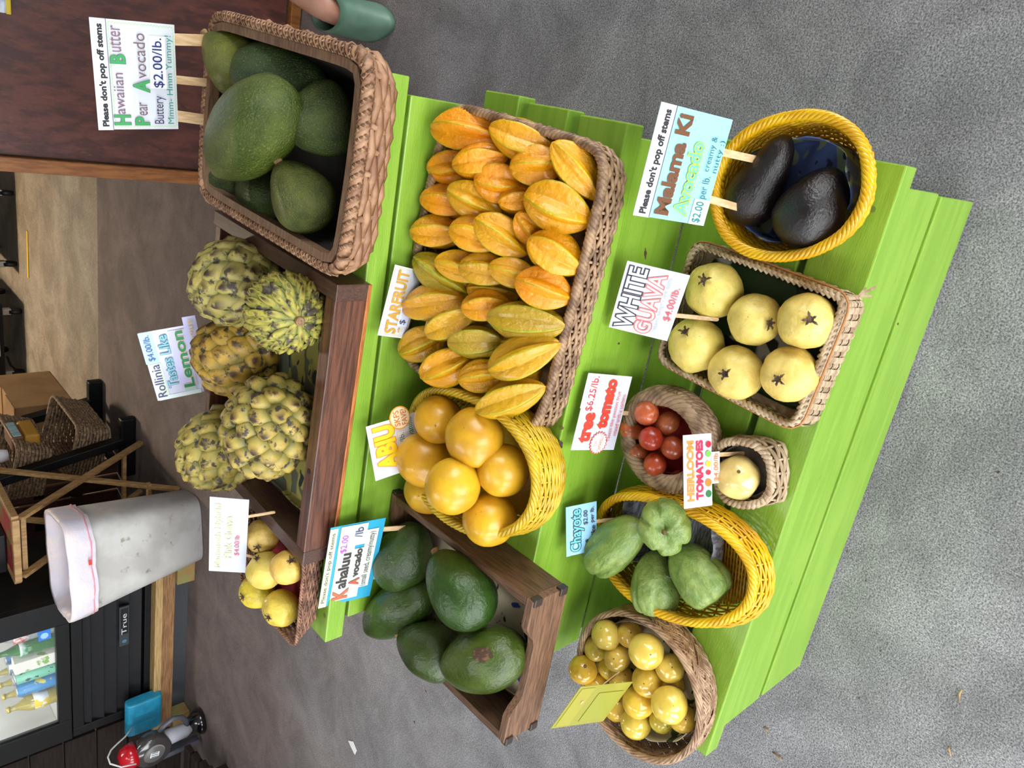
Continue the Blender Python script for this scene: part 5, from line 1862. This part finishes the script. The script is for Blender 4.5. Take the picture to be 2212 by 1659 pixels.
MB().box((q.x, 3.95, q.z + .045), (.09, .18, .06)).build('cabin', flat((110, 70, 40)), tb_, bevel=.012)
for k in range(4):
    MB().box((q.x + .048, 3.88 + k * .046, q.z + .048), (.006, .034, .036)).build('window_pane', flat((150, 186, 196), .2), tb_)
tag(MB().lathe([(.004, 0), (.03, .004), (.036, .035), (.03, .07), (.004, .074)], 18, atY(4, 985, 3.9) - Vector((0, 0, .03))).build('white_ball', flat((214, 214, 220)), None, True), 'white rounded object at the end of the upper wicker basket', 'object')

# cardboard box on the back slab
m_cb = M('cardboard', (142, 110, 72), (126, 96, 62), scale=5, rough=.85)
kx, ky = -2.36, 4.90
bx_ = thing('cardboard_box', 'large brown cardboard box standing behind the black rack', 'box', (kx - .4, ky + .3, 0))
MB().box((kx - .45, ky + .3, .17), (.9, .6, .34)).build('box_body', m_cb, bx_, bevel=.004)
MB().box((kx - .45, ky + .12, .343), (.9, .24, .005)).build('flap', m_cb, bx_)
MB().box((kx - .45, ky + .48, .343), (.9, .24, .005)).build('flap', m_cb, bx_)

# dark slatted wooden panel behind the table
m_slat = M('reddish_dark_planks', (92, 56, 44), (64, 40, 32), scale=9, stretch=(8, 8, 1), rough=.6)
pn = thing('plank_screen', 'dark reddish screen of upright planks behind the folding table', 'screen', (-2.75, 4.0, 0))
for k in range(9):
    MB().box((-2.42 - k * .105, 4.02 + random.uniform(-.006, .006), .46), (.094, .02, .92)).build('plank', m_slat, pn, bevel=.003)
for z in (.22, .75):
    MB().box((-2.84, 4.042, z), (.94, .024, .06)).build('batten', m_slat, pn)
for x in (-2.52, -2.73, -2.94):
    MB().box((x, 4.006, .42), (.05, .006, .05)).build('black_bracket', m_blk, pn)

# ---------------------------------------------------------------- black equipment carts on casters, far back
m_chr = M('caster_metal', (170, 170, 172), rough=.3, metal=.8)
for lab, x0, x1, y0 in (('black wheeled equipment cart at the back, nearest the counter', -1.86, -1.16, 6.25), ('black wheeled equipment cart at the back, beside the trailing cable', -2.72, -2.05, 6.15)):
    ctt = thing('equipment_cart', lab, 'cart', ((x0 + x1) / 2, y0 + .35, 0), 'black carts at the back')
    MB().box(((x0 + x1) / 2, y0 + .38, .50), (x1 - x0, .7, .72)).build('cabinet_body', m_blk, ctt, bevel=.01)
    MB().box(((x0 + x1) / 2 - .02, y0 + .026, .2), (.14, .006, .06)).build('white_plate', flat((170, 166, 150)), ctt)
    for sx in (0, 1):
        for sy in (0, 1):
            cx_, cy_ = (x0 + .08 if sx else x1 - .08), y0 + .08 + sy * .55
            MB().lathe([(.03, -.014), (.05, -.012), (.05, .012), (.03, .014)], 20, (cx_, cy_, .051), Matrix(((0, 0, 1), (0, 1, 0), (-1, 0, 0)))).build('caster_wheel', m_blk2, ctt, True)
            MB().box((cx_, cy_, .108), (.045, .05, .06)).build('caster_fork', m_chr, ctt, bevel=.004)
cab = [at(x, y, .006) for (x, y) in ((14, 770), (22, 790), (36, 800), (48, 815), (46, 830), (34, 832), (18, 822), (6, 812))]
tag(MB().tube(cab, .007, 6).build('power_cable', m_blk2, None, True), 'black cable looping on the floor by the wheeled cart', 'cable')

# ---------------------------------------------------------------- speaker, vacuum and dark slatted bench at the left
sp0 = atY(350, 1535, 2.80)
spk = thing('speaker', 'turquoise rounded portable speaker on the lumber base', 'speaker', (-3.36, 2.80, .152))
mb = MB()
prof = []
for k in range(20):
    an = 2 * math.pi * k / 20
    ca, sa = math.cos(an), math.sin(an)
    prof.append((.034 * math.copysign(abs(ca) ** .6, ca), .088 * math.copysign(abs(sa) ** .45, sa)))
spx, spz = -3.245, .152 + .09
mb.prism(prof, -.10, .10, Vector((spx, 2.84, spz)), Vector((0, 1, 0)), Vector((0, 0, 1)), Vector((1, 0, 0)))
mb.build('speaker_body', M('turquoise_rubber', (30, 136, 170), (26, 124, 156), scale=40, rough=.5), spk, bevel=.008)
MB().box((spx, 2.8055, spz), (.045, .003, .12)).build('speaker_panel', flat((26, 112, 142), .6), spk)
tag(MB().tube([atY(286, 1571, 2.79), atY(270, 1592, 2.74), atY(254, 1606, 2.70), atY(240, 1620, 2.66), atY(233, 1636, 2.62), atY(238, 1650, 2.58), atY(262, 1657, 2.56), atY(294, 1650, 2.56)], .004, 6).build('white_cable', flat((206, 204, 206)), None, True), 'white cable running from the turquoise speaker past the vacuum', 'cable')

vac = thing('handheld_vacuum', 'handheld vacuum with red nose, round clear bowl and grey handle', 'vacuum', (-3.33, 2.66, 0))
VY = 2.66
def vp(x, y, dy=0):
    p = atY(x, y, VY + dy)
    return p
def disc_y(c, r, t0, t1, name, mat, par=None, prof=None):
    M3 = Matrix(((1, 0, 0), (0, 0, -1), (0, 1, 0)))
    return MB().lathe(prof or [(r * .9, t0), (r, t0 + .006), (r, t1 - .006), (r * .9, t1)], 30, c, M3).build(name, mat, par or vac, True)
m_smoke = M('smoky_plastic', (58, 54, 54), rough=.12, coat=.5)
m_grey = M('grey_plastic', (156, 156, 164), rough=.35)
m_dgr = M('dark_grey_rubber', (70, 70, 78), rough=.4)
m_redp2 = M('glossy_red_plastic', (176, 18, 30), rough=.18, coat=.5)
bowl = vp(325, 1613)
disc_y(bowl, .088, -.02, .05, 'clear_bowl', m_smoke)
disc_y(bowl + Vector((0, -.05, 0)), .052, -.004, .008, 'bowl_cap', M('cap_grey', (96, 92, 90), rough=.35))
MB().box(bowl + Vector((0, -.060, 0)), (.03, .002, .042), Matrix.Rotation(math.radians(10), 3, 'Y')).build('logo_plate', flat((226, 226, 230), .4), vac, bevel=.0008)
for dz in (-.011, 0, .011):
    MB().box(bowl + Vector((dz, -.0612, 0)), (.004, .0006, .034), Matrix.Rotation(math.radians(10), 3, 'Y')).build('logo_bar', flat((50, 50, 60), .4), vac)
n0, n1 = vp(292, 1628), vp(256, 1645)
MB().tube([n0, n0.lerp(n1, .4), n0.lerp(n1, .8), n1], [.062, .060, .048, .022], 18).build('red_nose', m_redp2, vac, True)
h0, h1 = vp(352, 1597), vp(412, 1572)
MB().tube([h0, h0.lerp(h1, .2), h0.lerp(h1, .8), h1], [.036, .040, .036, .022], 16).build('motor_housing', m_grey, vac, True)
p0, p1 = vp(341, 1606), vp(356, 1600)
MB().tube([p0, p1], [.052, .046], 18).build('pink_collar', flat((176, 104, 130), .4), vac, True)
hp = [vp(343, 1580), vp(356, 1566), vp(374, 1552), vp(392, 1549), vp(402, 1556), vp(404, 1566)]
MB().tube(hp, .013, 10).build('handle', m_dgr, vac, True)
b0 = vp(418, 1566)
MB().tube([vp(402, 1568, .02), vp(424, 1560, .02), vp(434, 1556, .02)], [.03, .066, .070], 18).build('charging_base', M('gloss_black', (14, 14, 15), rough=.12, coat=.6), vac, True)
MB().bar(vp(345, 1632, .02), vp(428, 1596, .02), .05, .03).build('back_spine', m_dgr, vac, bevel=.006)

m_bench = M('dark_bench_wood', (38, 28, 23), (28, 21, 18), scale=9, stretch=(1, 12, 12), rough=.8, spec=.2)
be = thing('slatted_bench', 'low dark wooden slatted bench at the left edge beside the vacuum', 'bench', (-3.9, 2.3, 0))
for k, (x, y) in enumerate(((405, 1612), (420, 1630), (438, 1646), (452, 1659))):
    p = at(x, y, .16)
    MB().box((p.x - .62, p.y - .0, .15), (1.2, .055, .03)).build('slat', m_bench, be, bevel=.003)
for xo in (-.15, -1.0):
    p = at(405, 1612, .16)
    MB().box((p.x + xo, p.y - .14, .11), (.05, .4, .05)).build('bearer', m_bench, be)
    MB().box((p.x + xo, p.y - .14, .045), (.05, .1, .085)).build('leg', m_bench, be)
# brown plank partition left of the fridge
pw = thing('plank_partition', 'dark brown plank partition standing left of the fridge', 'partition', (-4.0, 3.1, 0))
for k in range(7):
    MB().box((-3.92 - .0, 2.95 + k * .0, .06 + k * .15), (1.16, .03, .142)).build('plank', m_bench, pw, bevel=.003)
# ---------------------------------------------------------------- person at the right, mostly outside the picture
m_skin = M('skin', (176, 128, 106), (160, 112, 92), scale=20, rough=.5, sss=.1)
m_shoe = M('green_rubber_shoe', (92, 124, 104), (80, 110, 92), scale=18, rough=.5)
m_short = M('navy_shorts', (48, 54, 70), (40, 46, 60), scale=30, rough=.9)
m_shirt = M('grey_shirt', (130, 132, 136), (116, 118, 124), scale=20, rough=.9)
FX, FYp = .150, 1.83
person = None
def skin_body(name, verts, edges, radii, mat, root=0):
    me = bpy.data.meshes.new(name)
    me.from_pydata([tuple(v) for v in verts], edges, [])
    me.materials.append(mat)
    o = bpy.data.objects.new(name, me)
    COL.objects.link(o)
    sk = o.modifiers.new('skin', 'SKIN')
    sk.use_smooth_shade = True
    o.modifiers.new('sub', 'SUBSURF').levels = 2
    o.modifiers['sub'].render_levels = 2
    if not me.skin_vertices:
        me.skin_vertices.new()
    for i, r in enumerate(radii):
        sv = me.skin_vertices[0].data[i]
        sv.radius = (r, r) if not isinstance(r, tuple) else r
        sv.use_root = (i == root)
    return o
bx, by = FX + .34, FYp + .02
V = [(bx, by, .93), (bx, by, 1.10), (bx, by, 1.32), (bx, by - .01, 1.47), (bx, by - .02, 1.56), (bx, by - .03, 1.66), (bx, by - .03, 1.74),
     (bx - .09, by, .88), (FX + .20, FYp + .0, .50), (FX + .085, FYp + .02, .27), (FX + .012, FYp + .01, .11), (FX - .012, FYp - .13, .045),
     (bx + .09, by, .88), (bx + .10, by + .02, .48), (bx + .10, by + .02, .26), (bx + .10, by + .02, .10), (bx + .10, by - .12, .045),
     (bx - .19, by, 1.42), (bx - .24, by - .02, 1.13), (bx - .22, by - .12, .92), (bx - .215, by - .16, .85),
     (bx + .19, by, 1.42), (bx + .24, by - .02, 1.13), (bx + .22, by - .10, .92), (bx + .215, by - .14, .85)]
E_ = [(0, 1), (1, 2), (2, 3), (3, 4), (4, 5), (5, 6), (0, 7), (7, 8), (8, 9), (9, 10), (10, 11), (0, 12), (12, 13), (13, 14), (14, 15), (15, 16),
      (2, 17), (17, 18), (18, 19), (19, 20), (2, 21), (21, 22), (22, 23), (23, 24)]
RAD = [(.15, .11), (.14, .10), (.16, .11), .06, .055, .085, .06, .085, .056, .055, .040, .030, .085, .056, .055, .040, .030, .05, .042, .03, .028, .05, .042, .03, .028]
person = skin_body('person', V, E_, RAD, m_skin)
tag(person, 'standing person at the right edge, only a bare ankle in a green shoe showing', 'person')
def shoe(fx, fy):
    mb = MB()
    prof = []
    rows_ = 9
    n = 28
    vs = []
    for i in range(rows_):
        t = i / (rows_ - 1)
        z = .002 + .112 * t
        ln = .135 - .052 * t ** 1.5
        wd = .056 - .004 * t
        cy = fy - .070 + .062 * t ** 1.2
        for k in range(n):
            a = 2 * math.pi * k / n
            s_, c_ = math.sin(a), math.cos(a)
            taper = 1 - .14 * max(0, -s_) ** 2 if t < .6 else 1
            vs.append(Vector((fx + c_ * wd * taper, cy + s_ * ln, z)))
    inn = []
    for k in range(n):
        p = vs[(rows_ - 1) * n + k]
        c0 = Vector((fx, fy - .008, p.z))
        inn.append(p.lerp(c0, .10) - Vector((0, 0, .004)))
    low = [p - Vector((0, 0, .05)) for p in inn]
    allv = vs + inn + low
    fs = [tuple(range(n - 1, -1, -1))]
    for i in range(rows_ + 1):
        for k in range(n):
            l = (k + 1) % n
            fs.append((i * n + k, i * n + l, (i + 1) * n + l, (i + 1) * n + k))
    o = mb.add(allv, fs).build('shoe', m_shoe, None, True)
    o.parent = person
    return o
shoe(FX, FYp)
shoe(bx + .10, by + .02)
def lathe_cloth(name, rings, mat):
    """rings: (cx, cy, rx, ry, z)"""
    mb = MB()
    n = 28
    vs = []
    for (cx, cy, rx, ry, z) in rings:
        for k in range(n):
            a = 2 * math.pi * k / n
            w = 1 + .03 * math.sin(a * 5 + z * 9)
            vs.append((cx + math.cos(a) * rx * w, cy + math.sin(a) * ry * w, z))
    fs = [(i * n + k, i * n + (k + 1) % n, (i + 1) * n + (k + 1) % n, (i + 1) * n + k) for i in range(len(rings) - 1) for k in range(n)]
    o = mb.add(vs, fs).build(name, mat, None, True)
    o.modifiers.new('thick', 'SOLIDIFY').thickness = .004
    o.parent = person
    return o
lathe_cloth('shirt', [(bx, by, .19, .145, .86), (bx, by, .18, .135, 1.05), (bx, by, .205, .14, 1.30), (bx, by, .20, .12, 1.42), (bx, by - .01, .09, .085, 1.50)], m_shirt)
lathe_cloth('shorts', [(bx - .11, by, .105, .11, .56), (bx - .09, by, .115, .125, .75), (bx - .06, by, .13, .14, .96)], m_short)
lathe_cloth('shorts', [(bx + .09, by, .105, .11, .52), (bx + .08, by, .115, .125, .75), (bx + .06, by, .13, .14, .96)], m_short)
lathe_cloth('hair', [(bx, by - .02, .092, .105, 1.66), (bx, by - .02, .096, .108, 1.74), (bx, by - .02, .07, .085, 1.80), (bx, by - .02, .005, .005, 1.825)], flat((60, 44, 34), .8))

# ---------------------------------------------------------------- small marks and litter
m_chip = M('bare_wood_chip', (96, 62, 40), (60, 44, 32), scale=60, rough=.8)
def chip(px, py, plane, rx, ry, seed):
    """patch of missing paint on a plank: plane = ('z', z) or ('Y', Y)"""
    n = 14
    pts = []
    for k in range(n):
        an = 2 * math.pi * k / n
        f = .55 + .9 * abs(noise.noise(Vector((math.cos(an) * 1.5 + seed, math.sin(an) * 1.5, seed))))
        x, y = px + math.cos(an) * rx * f, py + math.sin(an) * ry * f
        p = at(x, y, plane[1] + .0006) if plane[0] == 'z' else atY(x, y, plane[1] - .0006)
        pts.append(p)
    up = Vector((0, 0, .0004)) if plane[0] == 'z' else Vector((0, -.0004, 0))
    MB().add(pts + [p - up for p in pts], [tuple(range(n)), tuple(range(2 * n - 1, n - 1, -1))]).build('paint_chip', m_chip, stand)
for i, (px, py, pl, rx, ry) in enumerate(((1210, 962, ('Y', Y2 - .0015), 7, 12), (1214, 925, ('Y', Y2 - .0015), 4, 5), (1394, 548, ('Y', Y2 + .009), 4, 14), (1655, 921, ('z', Z1 - .004), 5, 7),
                                          (1337, 742, ('Y', Y2 + .009), 3, 3), (1318, 1322, ('z', Z1 - .004), 5, 4), (1830, 1190, ('Y', -.0015), 2, 6), (1940, 700, ('Y', -.0015), 2, 3))):
    chip(px, py, pl, rx, ry, i * 2.3 + .4)
hp_ = at(667, 1018, Z3 + .059)
MB().lathe([(.0045, 0), (.0045, .0005)], 14, hp_ + Vector((0, 0, .0002))).build('screw_hole', flat((18, 12, 10)), cr)
m_twg = M('dry_twig', (170, 140, 100), (110, 84, 58), scale=60, rough=.8)
for i, (a, b, lab) in enumerate((((1650, 1570), (1661, 1583), 'short pale twig on the concrete just left of the stand'),
                                 ((1668, 1624), (1690, 1643), 'bent twig on the concrete at the left foot of the stand'),
                                 ((2078, 1490), (2072, 1518), 'dry leaf stalk on the concrete far in front of the stand'),
                                 ((2050, 1612), (2054, 1634), 'curled dry leaf bit near the lower corner of the floor'),
                                 ((1112, 1584), (1120, 1602), 'thin dry stalk on the concrete below the wooden box'))):
    p, q = at(a[0], a[1], .003), at(b[0], b[1], .003)
    m_ = (p + q) / 2 + Vector((.004, .003, .002))
    tag(MB().tube([p, m_, q], [.0016, .0022, .0012], 6).build('dry_twig', m_twg, None, True), lab, 'twig', 'litter on the floor')
p = at(761, 1613, .002)
vs = [at(752, 1600, .002), at(762, 1602, .004), at(770, 1622, .003), at(766, 1630, .002), at(758, 1614, .003)]
tag(MB().add(vs + [v - Vector((0, 0, .0015)) for v in vs], [(0, 1, 2, 3, 4), (9, 8, 7, 6, 5)] + [(i, 5 + i, 5 + (i + 1) % 5, (i + 1) % 5) for i in range(5)]).build('paper_scrap', flat((226, 226, 226)), None), 'small torn scrap of white paper on the concrete left of the wooden box', 'paper')
